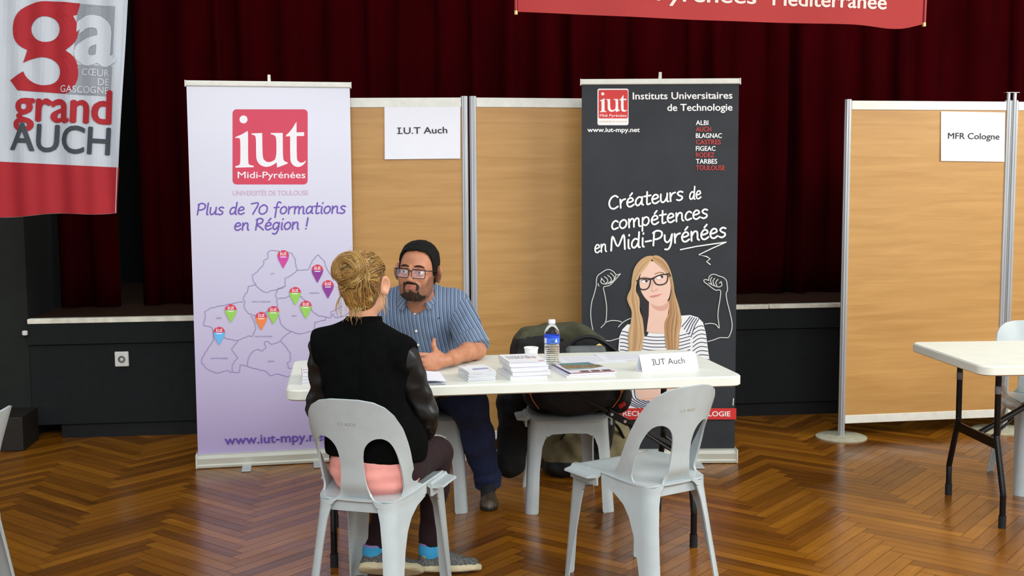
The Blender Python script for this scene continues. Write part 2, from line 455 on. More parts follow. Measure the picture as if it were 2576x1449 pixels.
# ------------------------------------------------------------------ plastic stacking chair
m_chair = mat('pale_grey_chair_plastic', (178, 189, 190), .29, noise=.035, scale=22, bump=.03, bscale=260)
m_chairmark = mat('moulded_letters', (150, 153, 150), .5)
m_chairmark2 = mat('moulded_letters_tan', (178, 168, 146), .5)

def lerp_tab(z, tab):
    zs = [t[0] for t in tab]; return np.interp(z, zs, [t[1] for t in tab])

def u_path(u, a, r, flare):
    """unrolled width -> plan of a rounded U: flat back of half-width a, corner radius r, sides flaring forward"""
    s = np.sign(u); t = np.abs(u); c = a - r; L = r * (PI / 2 - flare); x = np.where(t < c, t, 0.0); y = np.zeros_like(t)
    ph = np.clip((t - c) / r, 0, PI / 2 - flare); k = t >= c
    x = np.where(k, c + r * np.sin(ph), x); y = np.where(k, r * (1 - np.cos(ph)), y)
    e = np.maximum(0, t - c - L); return s * (x + e * np.sin(flare)), y + e * np.cos(flare)
def back_bend(V):
    """rear shell: U-shaped in plan, reclining above the seat, splayed below it; V = (unrolled width, height)"""
    u, z = V[:, 0], V[:, 1]
    yb = lerp_tab(z, ((0, -.268), (.2, -.236), (.40, -.205), (.46, -.202), (.55, -.214), (.68, -.243), (.80, -.276)))
    a = lerp_tab(z, ((0, .180), (.2, .160), (.40, .143), (.46, .143), (.60, .16), (.80, .175)))
    x1, y1 = u_path(u, a, .045, .20)
    W = lerp_tab(z, ((0, .18), (.46, .178), (.55, .190), (.68, .206), (.80, .210))); dep = lerp_tab(z, ((0, .22), (.50, .24), (.68, .17), (.80, .13)))
    th = np.clip(u / .2, -1.9, 1.9); s, c = np.sin(th), np.cos(th); x2 = W * s; y2 = dep * (1 - np.sign(c) * np.abs(c) ** .8)
    w = np.clip((z - .43) / .2, 0, 1); w = w * w * (3 - 2 * w)
    fw = .030 * np.clip((.50 - z) / .07, 0, 1) ** 2 * np.clip((.075 - np.abs(u)) / .03, 0, 1) ** 1       # the middle band curls forward under the seat
    return np.stack([x1 * (1 - w) + x2 * w, yb + fw + y1 * (1 - w) + y2 * w, z], -1)

def half(poly): return spline(poly, 5, True)
_outer = [(0, .800), (.05, .799), (.10, .790), (.142, .770), (.176, .738), (.200, .695), (.218, .64), (.238, .56), (.258, .505), (.285, .468), (.325, .450), (.347, .447), (.350, .41), (.325, .398), (.29, .385), (.250, .352), (.228, .31), (.215, .25), (.207, .15), (.205, 0), (.134, 0), (.123, .15), (.111, .28), (.100, .36), (.088, .405), (.075, .426), (.060, .435), (.0, .435)]
_outline = np.array(_outer + [(-x, y) for x, y in _outer[::-1]])
_hole = np.array(half([(.048, .50), (.044, .565), (.050, .615), (.072, .648), (.108, .660), (.142, .645), (.166, .603), (.184, .545), (.200, .490), (.204, .458), (.186, .436), (.130, .428), (.086, .431), (.060, .450)]))
def back_sdf(P):
    Q = P.copy(); d = poly_sdf(Q, _outline); Q[:, 0] = np.abs(Q[:, 0]); return np.maximum(d, -poly_sdf(Q, _hole))

def front_bend(V):
    u, z = V[:, 0], V[:, 1]; a = lerp_tab(z, ((0, .205), (.40, .180), (.45, .178))); yf = lerp_tab(z, ((0, .238), (.40, .214), (.45, .212)))
    x, y = u_path(u, a, .03, .04)
    return np.stack([x, yf - y, z], -1)
_fo = [(0, .437), (.32, .437), (.32, .405), (.262, .385), (.252, .30), (.236, .0), (.150, 0), (.142, .2), (.130, .31), (.115, .350), (.085, .370), (0, .374)]
_fout = np.array(_fo + [(-x, y) for x, y in _fo[::-1]])

def build_chair_meshes():
    M = {}
    lo, hi, h = (-.36, 0), (.36, .804), .0085
    M['backrest'] = sheet(lambda P: np.maximum(back_sdf(P), .41 - P[:, 1]), lo, hi, h, back_bend, .0075)
    for nm, sg in (('rear_l', -1), ('rear_r', 1)):
        M[nm] = sheet(lambda P, sg=sg: np.maximum(np.maximum(back_sdf(P), P[:, 1] - .41), -sg * P[:, 0]), lo, hi, h, back_bend, .0075)
        M['f' + nm] = sheet(lambda P, sg=sg: np.maximum(np.maximum(poly_sdf(P, _fout), P[:, 1] - .36), -sg * P[:, 0]), lo, hi, h, front_bend, .006)
    M['apron'] = sheet(lambda P: np.maximum(poly_sdf(P, _fout), .36 - P[:, 1]), lo, hi, h, front_bend, .006)
    so = np.array(half([(-.05, -.199), (.05, -.199), (.128, -.192), (.152, -.15), (.181, -.02), (.188, .09), (.188, .17), (.165, .215), (.09, .226), (-.09, .226), (-.165, .215), (-.188, .17), (-.188, .09), (-.181, -.02), (-.152, -.15), (-.128, -.192)]))
    def seat_bend(V):
        x, y = V[:, 0], V[:, 1]; z = .446 - .012 * np.clip((-y - .02) / .16, 0, 1) - .010 * np.exp(-((x / .13) ** 2 + ((y + .03) / .14) ** 2)) - .9 * np.maximum(0, y - .165) ** 2 * 4.5
        z = z + .01 * np.clip((np.abs(x) - .14) / .05, 0, 1) ** 2 * (y < .2)
        return np.stack([x, y, z], -1)
    M['seat'] = sheet(lambda P: poly_sdf(P, so), (-.2, -.22), (.2, .24), .012, seat_bend, .008)
    for k, sg in (('lug_l', -1), ('lug_r', 1)):   # stepped stacking lugs at both sides
        b = MB(); P = [(.180, .453), (.197, .453), (.203, .444), (.240, .441), (.243, .434), (.236, .430), (.204, .431), (.204, .402), (.196, .402), (.196, .43), (.180, .44)]
        n = len(P); y0, y1 = .02, .185
        b.v += [(sg * p[0], y0 + (.012 if p[0] > .23 else 0), p[1]) for p in P] + [(sg * p[0], y1 - (.012 if p[0] > .23 else 0), p[1]) for p in P]
        fs = [tuple(range(n - 1, -1, -1)), tuple(range(n, 2 * n))] + [(i, (i + 1) % n, n + (i + 1) % n, n + i) for i in range(n)]
        b.f += [f if sg < 0 else f[::-1] for f in fs]; b.mi += [0] * len(fs); M[k] = b.mesh()
    b = MB(); b.prism([(-.118, -.186), (.118, -.186), (.118, -.176), (-.118, -.176)], .388, .436)
    M['skirt'] = b
    return M
CM = build_chair_meshes()

def curved_text(txt, x0, x1, z, cap, mi=0):
    vs, fs, a, c = glyphs(txt, 0.0); k = (x1 - x0) / (c - a); kc = cap / .682
    V = np.array([[(-(x0 + (v[0] - a) * k)), z + v[1] * kc] for v in vs])       # read from behind
    V[:, 0] = -V[:, 0]; P = back_bend(V); e = 1e-4
    N = np.cross(back_bend(V + [e, 0]) - back_bend(V - [e, 0]), back_bend(V + [0, e]) - back_bend(V - [0, e])); N /= np.linalg.norm(N, axis=1, keepdims=True)
    P = P + N * .0044
    me = bpy.data.meshes.new('mark'); me.from_pydata(P.tolist(), [], fs); me.update(); return me

def make_chair(loc, yaw, label, mark=None):
    r = empty('plastic_chair', loc, yaw, label, 'chair', 'pale grey plastic stacking chairs')
    link('backrest', CM['backrest'], m_chair, r) if not CM['backrest'].materials else add(r, 'backrest', CM['backrest'])
    for nm in ('rear_l', 'rear_r', 'frear_l', 'frear_r'): add(r, 'leg', CM[nm])
    add(r, 'front_apron', CM['apron']); add(r, 'seat', CM['seat'])
    if 'sm' not in CM: CM['sm'] = CM['skirt'].mesh()
    add(r, 'side_lug', CM['lug_l']); add(r, 'side_lug', CM['lug_r']); add(r, 'seat_skirt', CM['sm'])
    if mark is not None: link('lettering', curved_text('C.V. AUCH', -.034, .030, .705, .0115), mark, r)
    return r
def add(root, name, me):
    if not me.materials: me.materials.append(m_chair)
    o = bpy.data.objects.new(name, me); COL.objects.link(o); o.parent = root; return o

CH_W = make_chair((-.492, 4.005, 0), -.29, 'pale grey plastic chair with the woman in the black jacket sitting on it', m_chairmark)
CH_E = make_chair((.492, 4.188, 0), .575, 'empty pale grey plastic chair turned askew in front of the right end of the table', m_chairmark2)
CH_M = make_chair((-.42, 5.34, 0), PI, 'pale grey plastic chair under the man in the striped shirt, behind the table')
CH_B = make_chair((.247, 5.33, 0), PI + .08, 'pale grey plastic chair behind the table with a dark backpack on its seat')
CH_R = make_chair((2.66, 5.56, 0), PI - .06, 'pale grey plastic chair tucked behind the second table at the right edge')
CH_L = make_chair((-1.93, 3.59, 0), PI / 2 + .1, 'pale grey plastic chair cut off by the left edge, only a backrest corner showing')

# ------------------------------------------------------------------ folding tables
m_tabletop = mat('off_white_table_plastic', (229, 233, 221), .42, noise=.03, scale=8, bump=.05, bscale=380)
m_blacksteel = mat('black_steel_tube', (14, 14, 15), .3, metal=.3, noise=.1, scale=30)
m_bolt = mat('zinc_bolt', (190, 190, 186), .25, metal=.9, noise=.05, scale=50)
m_tape = mat('clear_grey_tape', (120, 122, 132), .3, noise=.3, scale=60)
def make_table(loc, yaw, label, tape=False):
    r = empty('folding_table', loc, yaw, label, 'table', 'white folding tables')
    L, Wd = 1.83, .76
    b = MB(); out = rrect(L, Wd, .055, 8, 0, Wd / 2); inn = rrect(L - .012, Wd - .012, .05, 8, 0, Wd / 2); inn2 = rrect(L - .1, Wd - .1, .03, 8, 0, Wd / 2); n = len(out)
    rings = [(inn, .74), (out, .734), (out, .702), (inn, .697)]
    for pts, z in rings: b.v += [(p[0], p[1], z) for p in pts]
    b.f.append(tuple(range(n))); b.mi.append(0); b.f.append(tuple(range(4 * n - 1, 3 * n - 1, -1))); b.mi.append(0)
    for k in range(3):
        for i in range(n): j = (i + 1) % n; b.f.append((k * n + i, (k + 1) * n + i, (k + 1) * n + j, k * n + j)); b.mi.append(0)
    b.build('tabletop', m_tabletop, r, smooth=.7)
    for sx in (-1, 1):
        u = sx * .745
        for (vt, vf) in ((.19, .115), (.57, .655)):
            b = MB(); path = [(u, vt, .695), (u, vt, .40), (u, vt + (vf - vt) * .06, .375), (u, vf - (vf - vt) * .06, .165), (u, vf, .14), (u, vf, .03)]
            pts = [path[0], path[1]] + [tuple(p) for p in spline(path[1:5], 4)][1:-1] + [path[4], path[5]]
            b.tube(pts, .0135, 14); lg = b.build('leg', m_blacksteel, r, smooth=.8)
            b = MB(); b.tube([(u, vf, .055), (u, vf, 0)], .0165, 14); b.build('rubber_foot', mat_foot, lg, smooth=.8)
            if tape:
                b = MB(); b.tube([(u, vt, .62), (u, vt, .585)], .0148, 14); b.build('tape_wrap', m_tape, lg, smooth=.8)
        b = MB(); b.box((u, .38, .357), (.012, .40, .045)); b.build('crossbar', m_blacksteel, r, bev=.003)
        b = MB(); b.tube([(u, .19, .688), (u, .57, .688)], .012, 10); b.build('hinge_bar', m_blacksteel, r, smooth=.8)
        b = MB(); a, c = Vector((u, .38, .36)), Vector((sx * .16, .38, .69)); d = c - a
        b.tube([a + d * .38, c], .010, 10); b.tube([a, a + d * .52], .0135, 10); b.box(a + d * .45, (.10, .034, .03), M=Matrix.Rotation(-math.atan2(d.z, d.x), 4, 'Y')); br = b.build('brace', m_blacksteel, r, smooth=.6)
        for t in (.40, .50, .03):
            b = MB(); p = a + d * t; b.tube([(p.x, p.y - .021, p.z), (p.x, p.y - .014, p.z)], .007, 10); b.build('bolt', m_bolt, br, smooth=.6)
        b = MB(); b.tube([(u - sx * .006, .30, .345), (u - sx * .15, .34, .44)], .006, 8); b.build('stay', m_blacksteel, r)
    return r
mat_foot = mat('black_rubber', (20, 20, 20), .7, noise=.1, scale=30)
TBL = (.037, 4.379, 0); TYAW = .1505
T1 = make_table(TBL, TYAW, 'long white folding table between the woman and the man, covered with booklets')
T2 = make_table((2.9047, 4.7646, 0), .0517, 'second white folding table with black bent legs, cut off by the right edge', True)

# ------------------------------------------------------------------ display panels
def panel_wood():
    m = bpy.data.materials.new('beech_melamine'); m.use_nodes = True; nt = m.node_tree; b = nt.nodes['Principled BSDF']
    tc = nt.nodes.new('ShaderNodeTexCoord'); mp = nt.nodes.new('ShaderNodeMapping'); mp.inputs['Scale'].default_value = (.5, 1, 7.0); nt.links.new(tc.outputs['Object'], mp.inputs[0])
    n = nt.nodes.new('ShaderNodeTexNoise'); n.inputs['Scale'].default_value = 3.2; n.inputs['Detail'].default_value = 7; n.inputs['Roughness'].default_value = .62; n.inputs['Distortion'].default_value = .5; nt.links.new(mp.outputs[0], n.inputs['Vector'])
    r = nt.nodes.new('ShaderNodeValToRGB'); e = r.color_ramp.elements; e[0].position = .28; e[0].color = rgb(174, 129, 68); e[1].position = .72; e[1].color = rgb(196, 151, 88)
    nt.links.new(n.outputs['Fac'], r.inputs[0]); nt.links.new(r.outputs[0], b.inputs['Base Color']); b.inputs['Roughness'].default_value = .42
    return m
m_beech = panel_wood()
m_alu = mat('brushed_aluminium', (184, 188, 190), .38, metal=.6, noise=.12, scale=50, stretch=(1, 1, .05))
m_rail = mat('white_lacquered_rail', (226, 228, 218), .45, noise=.06, scale=25)
m_disc = mat('worn_cream_disc', (176, 174, 150), .55, noise=.14, scale=30)
def post_profile(mb, x, y, z0, z1, w=.040):
    """fluted round extrusion"""
    pts = []
    for i in range(32):
        a = 2 * PI * i / 32; r = w / 2 * (1.0 if (i % 4) in (0, 1) else .86); pts.append((x + r * math.cos(a), y + r * math.sin(a)))
    mb.prism(pts, z0, z1)
def make_panel(loc, yaw, width, label, feet=True, post_l=True, post_r=True, top=2.0, bottom=.085, left_disc=True, right_disc=True):
    """a beech board in aluminium posts; origin at the left post, board runs along local +x"""
    r = empty('display_panel', loc, yaw, label, 'display panel', 'beech display panels')
    b = MB(); b.box((width / 2, 0, (top + bottom) / 2), (width - .03, .016, top - bottom - .06)); b.build('board', m_beech, r)
    for z0, z1 in ((top - .052, top), (bottom, bottom + .05)):
        b = MB(); b.box((width / 2, 0, (z0 + z1) / 2), (width - .034, .028, z1 - z0), bev=.002); b.build('rail', m_rail, r)
    for on, x, dsc in ((post_l, 0, left_disc), (post_r, width, right_disc)):
        if not on: continue
        b = MB(); post_profile(b, x, 0, .012, top + .008); p = b.build('post', m_alu, r, smooth=.3)
        if dsc:
            b = MB(); b.lathe([(0, .0135), (.03, .0135), (.142, .010), (.150, .006), (.150, 0), (0, 0)], 48, c=(x, 0, 0)); b.build('base_disc', m_disc, r, smooth=.5)
    return r
PC = (-.232, 6.26)
make_panel((PC[0] - .98 * math.cos(.03), PC[1] - .98 * math.sin(.03), 0), .03, .955, 'beech display panel with white top rail behind the man, left of the double post', right_disc=True)
make_panel((PC[0] + .022, PC[1], 0), .18, .965, 'beech display panel half hidden by the dark roll-up banner, right of the double post')
make_panel((1.972, 6.645, 0), .16, 1.02, 'beech display panel standing free at the right, with a round foot and white rails')
P4 = (1.972 + 1.064 * math.cos(.16), 6.645 + 1.064 * math.sin(.16))
p4 = make_panel((P4[0], P4[1], 0), .16, .965, 'beech display panel at the far right edge, mostly outside the picture')
cl = empty('post_clip', (P4[0] - .0215, P4[1] - .003, 2.008), .16, 'flat metal clip joining two raised post tops at the right edge', 'clip')
b = MB(); b.box((0, 0, .047), (.085, .03, .003)); b.build('plate', m_alu, cl)
b = MB(); b.tube([(-.0205, 0, 0), (-.0205, 0, .046)], .011, 14); b.tube([(.0205, 0, 0), (.0205, 0, .046)], .011, 14); b.build('pegs', m_alu, cl, smooth=.8)

m_paper = mat('white_paper', (236, 239, 246), .7, noise=.012, scale=9)
m_ink = mat('dark_grey_ink', (52, 52, 56), .7)
def paper_sign(name, o, yaw, px, label, txt, base, serif=()):
    """an A4 sheet taped on a board: px = its four corners in the photo (tl, tr, br, bl)"""
    uv = plane_uv(o, yaw); c = [uv(*p) for p in px]; u0 = sum(q[0] for q in c) / 4; z0 = sum(q[1] for q in c) / 4
    r = empty(name, (o[0] + u0 * math.cos(yaw), o[1] + u0 * math.sin(yaw), z0), yaw, label, 'paper sign', 'paper name signs')
    b = MB(); n = 8
    def P(s, t, off):
        a = np.array(c[0]) * (1 - s) * (1 - t) + np.array(c[1]) * s * (1 - t) + np.array(c[2]) * s * t + np.array(c[3]) * (1 - s) * t
        return (a[0] - u0, -.0012 - off - .004 * t * t * (1 - .5 * s), a[1] - z0)
    for off, flip in ((.0004, 0), (0, 1)):
        k = len(b.v)
        for i in range(n + 1):
            for j in range(n + 1): b.v.append(P(i / n, j / n, off))
        for i in range(n):
            for j in range(n):
                f = (k + i * (n + 1) + j, k + i * (n + 1) + j + 1, k + (i + 1) * (n + 1) + j + 1, k + (i + 1) * (n + 1) + j)
                b.f.append(f[::-1] if flip else f); b.mi.append(0)
    art = Art(uv, b, lambda u, v, k: (u - u0, -.0038 - k, v - z0), start=.001)
    art.text(txt, base[0], base[1], 1, base[2], bold=.012)
    for x, y in serif: art.line([(x - 4.5, y), (x + 4.5, y)], 2.0, 1)
    b.build('sheet', [m_paper, m_ink], r)
    return r
paper_sign('paper_sign', (PC[0] - .98, PC[1] - .0415), .03, [(967, 268), (1158, 267), (1158, 399), (968, 401)], 'white paper sign reading I.U.T Auch, taped to the panel behind the man', 'I.U.T Auch', ((1003, 337), (1125, 335), 16), ((1004.4, 336), (1004.4, 322)))
paper_sign('paper_sign', (1.972 + .0018, 6.645 - .0115), .16, [(2367, 280), (2528, 283), (2526, 407), (2366, 405)], 'white paper sign reading MFR Cologne, taped to the panel at the right', 'MFR Cologne', ((2384, 349), (2513, 351), 15))

# ------------------------------------------------------------------ handwriting: single-stroke letters (x-height .5, cap .75)
HW = {
 'C': (.56, [[(.50, .62), (.36, .72), (.16, .62), (.05, .36), (.12, .10), (.30, .02), (.50, .12)]]),
 'r': (.36, [[(.06, .48), (.08, .02)], [(.08, .26), (.17, .42), (.32, .47)]]),
 'e': (.44, [[(.06, .26), (.22, .27), (.36, .34), (.30, .47), (.16, .47), (.05, .28), (.10, .07), (.24, .02), (.40, .11)]]),
 'a': (.47, [[(.38, .40), (.24, .48), (.09, .36), (.05, .16), (.14, .03), (.27, .10), (.38, .30)], [(.39, .47), (.37, .10), (.44, .03)]]),
 't': (.38, [[(.18, .70), (.16, .10), (.22, .02), (.34, .06)], [(.02, .47), (.36, .49)]]),
 'u': (.48, [[(.06, .47), (.06, .14), (.15, .02), (.28, .10), (.38, .30)], [(.39, .48), (.38, .08), (.45, .03)]]),
 's': (.40, [[(.34, .44), (.20, .49), (.08, .40), (.16, .28), (.30, .20), (.30, .08), (.16, .01), (.04, .06)]]),
 'd': (.48, [[(.36, .40), (.22, .47), (.08, .35), (.05, .15), (.14, .03), (.27, .10), (.37, .28)], [(.40, .78), (.37, .10), (.44, .02)]]),
 'o': (.46, [[(.24, .48), (.09, .38), (.05, .18), (.16, .03), (.32, .08), (.40, .26), (.34, .44), (.22, .48)]]),
 'm': (.70, [[(.06, .48), (.07, .02)], [(.07, .28), (.18, .46), (.30, .42), (.32, .02)], [(.32, .28), (.44, .46), (.56, .42), (.58, .06), (.66, .02)]]),
 'p': (.48, [[(.07, .46), (.05, -.26)], [(.06, .30), (.20, .47), (.36, .40), (.38, .18), (.24, .03), (.08, .10)]]),
 'n': (.48, [[(.06, .48), (.07, .02)], [(.07, .26), (.20, .46), (.34, .42), (.36, .10), (.43, .02)]]),
 'c': (.40, [[(.36, .40), (.24, .48), (.10, .38), (.05, .18), (.14, .03), (.36, .09)]]),
 'M': (.80, [[(.06, .02), (.13, .72), (.38, .20), (.66, .74), (.72, .02)]]),
 'i': (.20, [[(.09, .46), (.09, .08), (.15, .02)], [(.12, .66), (.13, .70)]]),
 '-': (.34, [[(.03, .26), (.30, .28)]]),
 'P': (.54, [[(.10, .70), (.06, .02)], [(.04, .64), (.24, .74), (.46, .64), (.44, .42), (.24, .32), (.08, .33)]]),
 'y': (.48, [[(.06, .47), (.08, .20), (.20, .10), (.34, .24), (.40, .44)], [(.42, .48), (.36, .00), (.24, -.24), (.08, -.24)]]),
 'l': (.20, [[(.09, .76), (.07, .10), (.14, .02)]]),
 'f': (.36, [[(.38, .72), (.26, .78), (.17, .60), (.13, -.20)], [(.02, .42), (.30, .45)]]),
 '7': (.48, [[(.03, .68), (.44, .70), (.18, .02)]]),
 '0': (.60, [[(.28, .60), (.08, .44), (.07, .14), (.26, .02), (.48, .16), (.50, .46), (.32, .60), (.22, .58)]]),
 'R': (.56, [[(.10, .70), (.06, .02)], [(.04, .66), (.24, .75), (.42, .66), (.36, .46), (.09, .36), (.28, .22), (.50, .02)]]),
 'g': (.47, [[(.37, .40), (.22, .48), (.08, .36), (.06, .16), (.16, .04), (.28, .12), (.38, .30)], [(.40, .47), (.36, .00), (.24, -.24), (.06, -.22)]]),
 '!': (.20, [[(.13, .74), (.09, .22)], [(.07, .04), (.08, .06)]]),
 ' ': (.30, []),
}
def handwrite(art, txt, a, b, xh, w, mi, slant=.12):
    """script lettering between photo points a and b; xh = x-height in photo units"""
    a = np.array(a, float); b = np.array(b, float); d = b - a; L = np.hypot(*d); d /= L; up = np.array([d[1], -d[0]])
    T = 0; plan = []
    for ch in txt:
        acc = ch == 'é'; k = 'e' if acc else ch
        wd, st = HW[k]; plan.append((T, st + ([[(.20, .60), (.32, .74)]] if acc else []))); T += wd
    k = L / T; ky = xh / .48
    for x, st in plan:
        for s in st:
            P = [tuple(a + d * ((x + p[0]) * k + slant * p[1] * ky) + up * p[1] * ky) for p in s]
            art.line(spline(P, 5) if len(P) > 2 else P, w, mi)
    art.up()

IUT_I = [[(423, 513), (470, 494), (508, 470), (513, 475), (513, 690), (520, 708), (552, 714), (552, 724), (424, 727), (424, 717), (452, 710), (459, 692), (459, 530), (450, 518), (424, 519)]]
IUT_U = [[(538, 487), (612, 484), (614, 640), (622, 672), (648, 690), (680, 686), (712, 664), (712, 520), (700, 500), (672, 492), (672, 484), (756, 484), (757, 655), (765, 682), (790, 690), (790, 699), (716, 727), (714, 690), (680, 714), (640, 724), (600, 712), (574, 680), (569, 640), (569, 520), (560, 500), (538, 495)]]
IUT_T = [[(778, 500), (812, 470), (850, 408), (853, 408), (853, 480), (906, 478), (906, 505), (854, 506), (854, 660), (862, 684), (884, 694), (905, 688), (917, 676), (916, 690), (896, 712), (868, 724), (838, 718), (814, 694), (808, 660), (808, 507), (778, 508)]]
def soften(l, rounds=2):
    """round the gentle bends of a letter outline, keep its sharp corners"""
    for _ in range(rounds):
        out = []; n = len(l)
        for i in range(n):
            a, p, c = np.array(l[i - 1], float), np.array(l[i], float), np.array(l[(i + 1) % n], float); u, v = p - a, c - p
            k = abs(math.atan2(u[0] * v[1] - u[1] * v[0], u @ v))
            if k > 1.05 or k < .02: out.append(tuple(p))
            else: out += [tuple(p - u * .25), tuple(p + v * .25)]
        l = out
    return l
IUT_I, IUT_U, IUT_T = [soften(IUT_I[0])], [soften(IUT_U[0])], [soften(IUT_T[0])]
def iut_letters(art, m, mi):
    """the serif letters of the emblem; m maps emblem units to photo units"""
    art.disc(m(481, 389), abs(m(509, 389)[0] - m(481, 389)[0]), mi, False)
    for g in (IUT_I, IUT_U, IUT_T): art.poly([[m(*p) for p in g[0]]], mi, False)
    art.up()
def rr_px(x0, y0, x1, y1, r): return rrect(x1 - x0, y1 - y0, r, 6, (x0 + x1) / 2, (y0 + y1) / 2)

# ------------------------------------------------------------------ roll-up banners
m_cassette = mat('pale_satin_aluminium', (206, 208, 194), .42, metal=.25, noise=.06, scale=20, stretch=(.2, 1, 1))
m_footalu = mat('pale_grey_foot', (192, 200, 204), .4, metal=.3, noise=.05, scale=40)
def rollup(o, yaw, W, H, label, screen_cb, mats, lean=0.0, feet=True):
    r = empty('rollup_banner', (o[0], o[1], 0), yaw, label, 'roll-up banner', 'roll-up banners')
    b = MB(); prof = [(-.045, .0), (-.047, .012), (-.040, .020), (-.043, .050), (-.030, .066), (-.006, .070), (.03, .066), (.042, .04), (.042, 0)]
    n = len(prof); k = len(b.v)
    for x in (.004, W - .004): b.v += [(x, p[0], p[1] + .004) for p in prof]
    b.f += [tuple(range(n)), tuple(range(2 * n - 1, n - 1, -1))] + [(i, n + i, n + (i + 1) % n, (i + 1) % n) for i in range(n)]; b.mi += [0] * (n + 2)
    base = b.build('cassette', m_cassette, r)
    for x in (.0, W):
        b = MB(); b.box((x, -.002, .040), (.008, .098, .078), bev=.01); b.build('end_cap', m_rail, r, bev=.002)
    for x in (.265, W - .22):
        b = MB(); b.box((x, -.03, .004), (.05, .26, .008), bev=.003); b.build('foot', m_footalu, r, bev=.003)
    b = MB(); b.tube([(W / 2, .02, .06), (W / 2, .024, H + .018)], .009, 10); b.box((W / 2, .012, H + .012), (.016, .012, .05), bev=.002); b.build('support_pole', m_rail, r)
    b = MB(); b.box((W / 2, 0, H - .014), (W, .020, .030), bev=.004); b.build('top_rail', m_rail, r, bev=.003)
    for x in (.0, W):
        b = MB(); b.box((x, 0, H - .015), (.005, .024, .034)); b.build('rail_cap', m_rail, r)
    b = MB(); b.box((W / 2, .002, (H - .02 + .066) / 2), (W - .012, .004, H - .02 - .066))
    art = Art(plane_uv(o, yaw), b, lambda u, v, k: (u, -.0002 - k, v))
    screen_cb(art); b.build('printed_screen', mats, r)
    return r

# -- left: white to lilac
OL, YL = (-1.717, 6.001), .196
def grad_mat(name, c0, c1, z0, z1):
    m = bpy.data.materials.new(name); m.use_nodes = True; nt = m.node_tree; b = nt.nodes['Principled BSDF']
    tc = nt.nodes.new('ShaderNodeTexCoord'); sp = nt.nodes.new('ShaderNodeSeparateXYZ'); nt.links.new(tc.outputs['Object'], sp.inputs[0])
    mr = nt.nodes.new('ShaderNodeMapRange'); mr.inputs[1].default_value = z0; mr.inputs[2].default_value = z1; nt.links.new(sp.outputs[2], mr.inputs[0])
    r = nt.nodes.new('ShaderNodeValToRGB'); r.color_ramp.elements[0].color = rgb(*c0); r.color_ramp.elements[1].color = rgb(*c1); nt.links.new(mr.outputs[0], r.inputs[0])
    nt.links.new(r.outputs[0], b.inputs['Base Color']); b.inputs['Roughness'].default_value = .5
    return m
ink = lambda n, c: mat(n, c, .55, noise=.02, scale=12)
L_M = [grad_mat('lilac_banner_print', (176, 162, 202), (224, 228, 240), .1, 1.85), ink('print_raspberry', (212, 66, 92)), ink('print_white', (240, 240, 244)), ink('print_pale_rose', (205, 168, 190)),
       ink('print_violet', (112, 84, 178)), ink('print_map_line', (140, 126, 176)), ink('print_green', (150, 210, 88)), ink('print_orange', (240, 134, 66)), ink('print_sky', (104, 186, 240)), ink('print_magenta', (208, 70, 160)), ink('print_purple', (142, 58, 152)), ink('print_deep_violet', (98, 70, 164))]
MAP = [  # printed regional outlines, in the measuring units of the second close view
 [(500, 80), (520, 68), (560, 72), (640, 85), (660, 120), (665, 165), (672, 185), (640, 215), (600, 235), (605, 280), (570, 295), (530, 305), (490, 318), (455, 300), (430, 272), (412, 240), (410, 212), (440, 195), (470, 160), (480, 125), (502, 110), (500, 80)],
 [(672, 185), (740, 180), (760, 130), (795, 95), (830, 130), (850, 185), (880, 225)],
 [(605, 280), (560, 292), (545, 330), (555, 355), (610, 345), (650, 330), (700, 345), (730, 372), (752, 390), (760, 425), (800, 455), (840, 462), (870, 465), (870, 430), (905, 415), (935, 395)],
 [(430, 272), (385, 280), (380, 315), (355, 345), (365, 378), (360, 400), (385, 440), (430, 455), (470, 440), (520, 420), (555, 398), (552, 360)],
 [(355, 372), (300, 378), (250, 390), (195, 402), (160, 408), (128, 428), (132, 470), (120, 510), (165, 520), (180, 545), (182, 590), (160, 630), (135, 665), (112, 710), (112, 735), (150, 770), (200, 792), (260, 775), (290, 785), (290, 740), (325, 700), (300, 670), (285, 650), (325, 600), (265, 590), (235, 575)],
 [(325, 600), (380, 572), (410, 575), (430, 530), (420, 490), (400, 455)],
 [(290, 785), (335, 786), (335, 740), (375, 748), (385, 700), (415, 660), (440, 650), (470, 660), (490, 640), (480, 605), (500, 602), (520, 620), (560, 610), (575, 600), (610, 640), (632, 670), (632, 720), (612, 730), (620, 760), (650, 762)],
 [(375, 748), (430, 765), (490, 780), (515, 806), (560, 795), (610, 812), (640, 800)],
 [(575, 600), (600, 570), (640, 545), (680, 560), (740, 548), (775, 535), (775, 490), (838, 480), (840, 462)],
 [(555, 398), (560, 440), (575, 500), (605, 530), (640, 545)],
 [(890, 440), (880, 450), (900, 465), (950, 455), (985, 430)]]
PINS = [(590, 68, 9), (791, 152, 10), (853, 244, 10), (660, 284, 6), (723, 364, 6), (282, 386, 6), (532, 396, 6), (461, 430, 7), (214, 518, 8)]
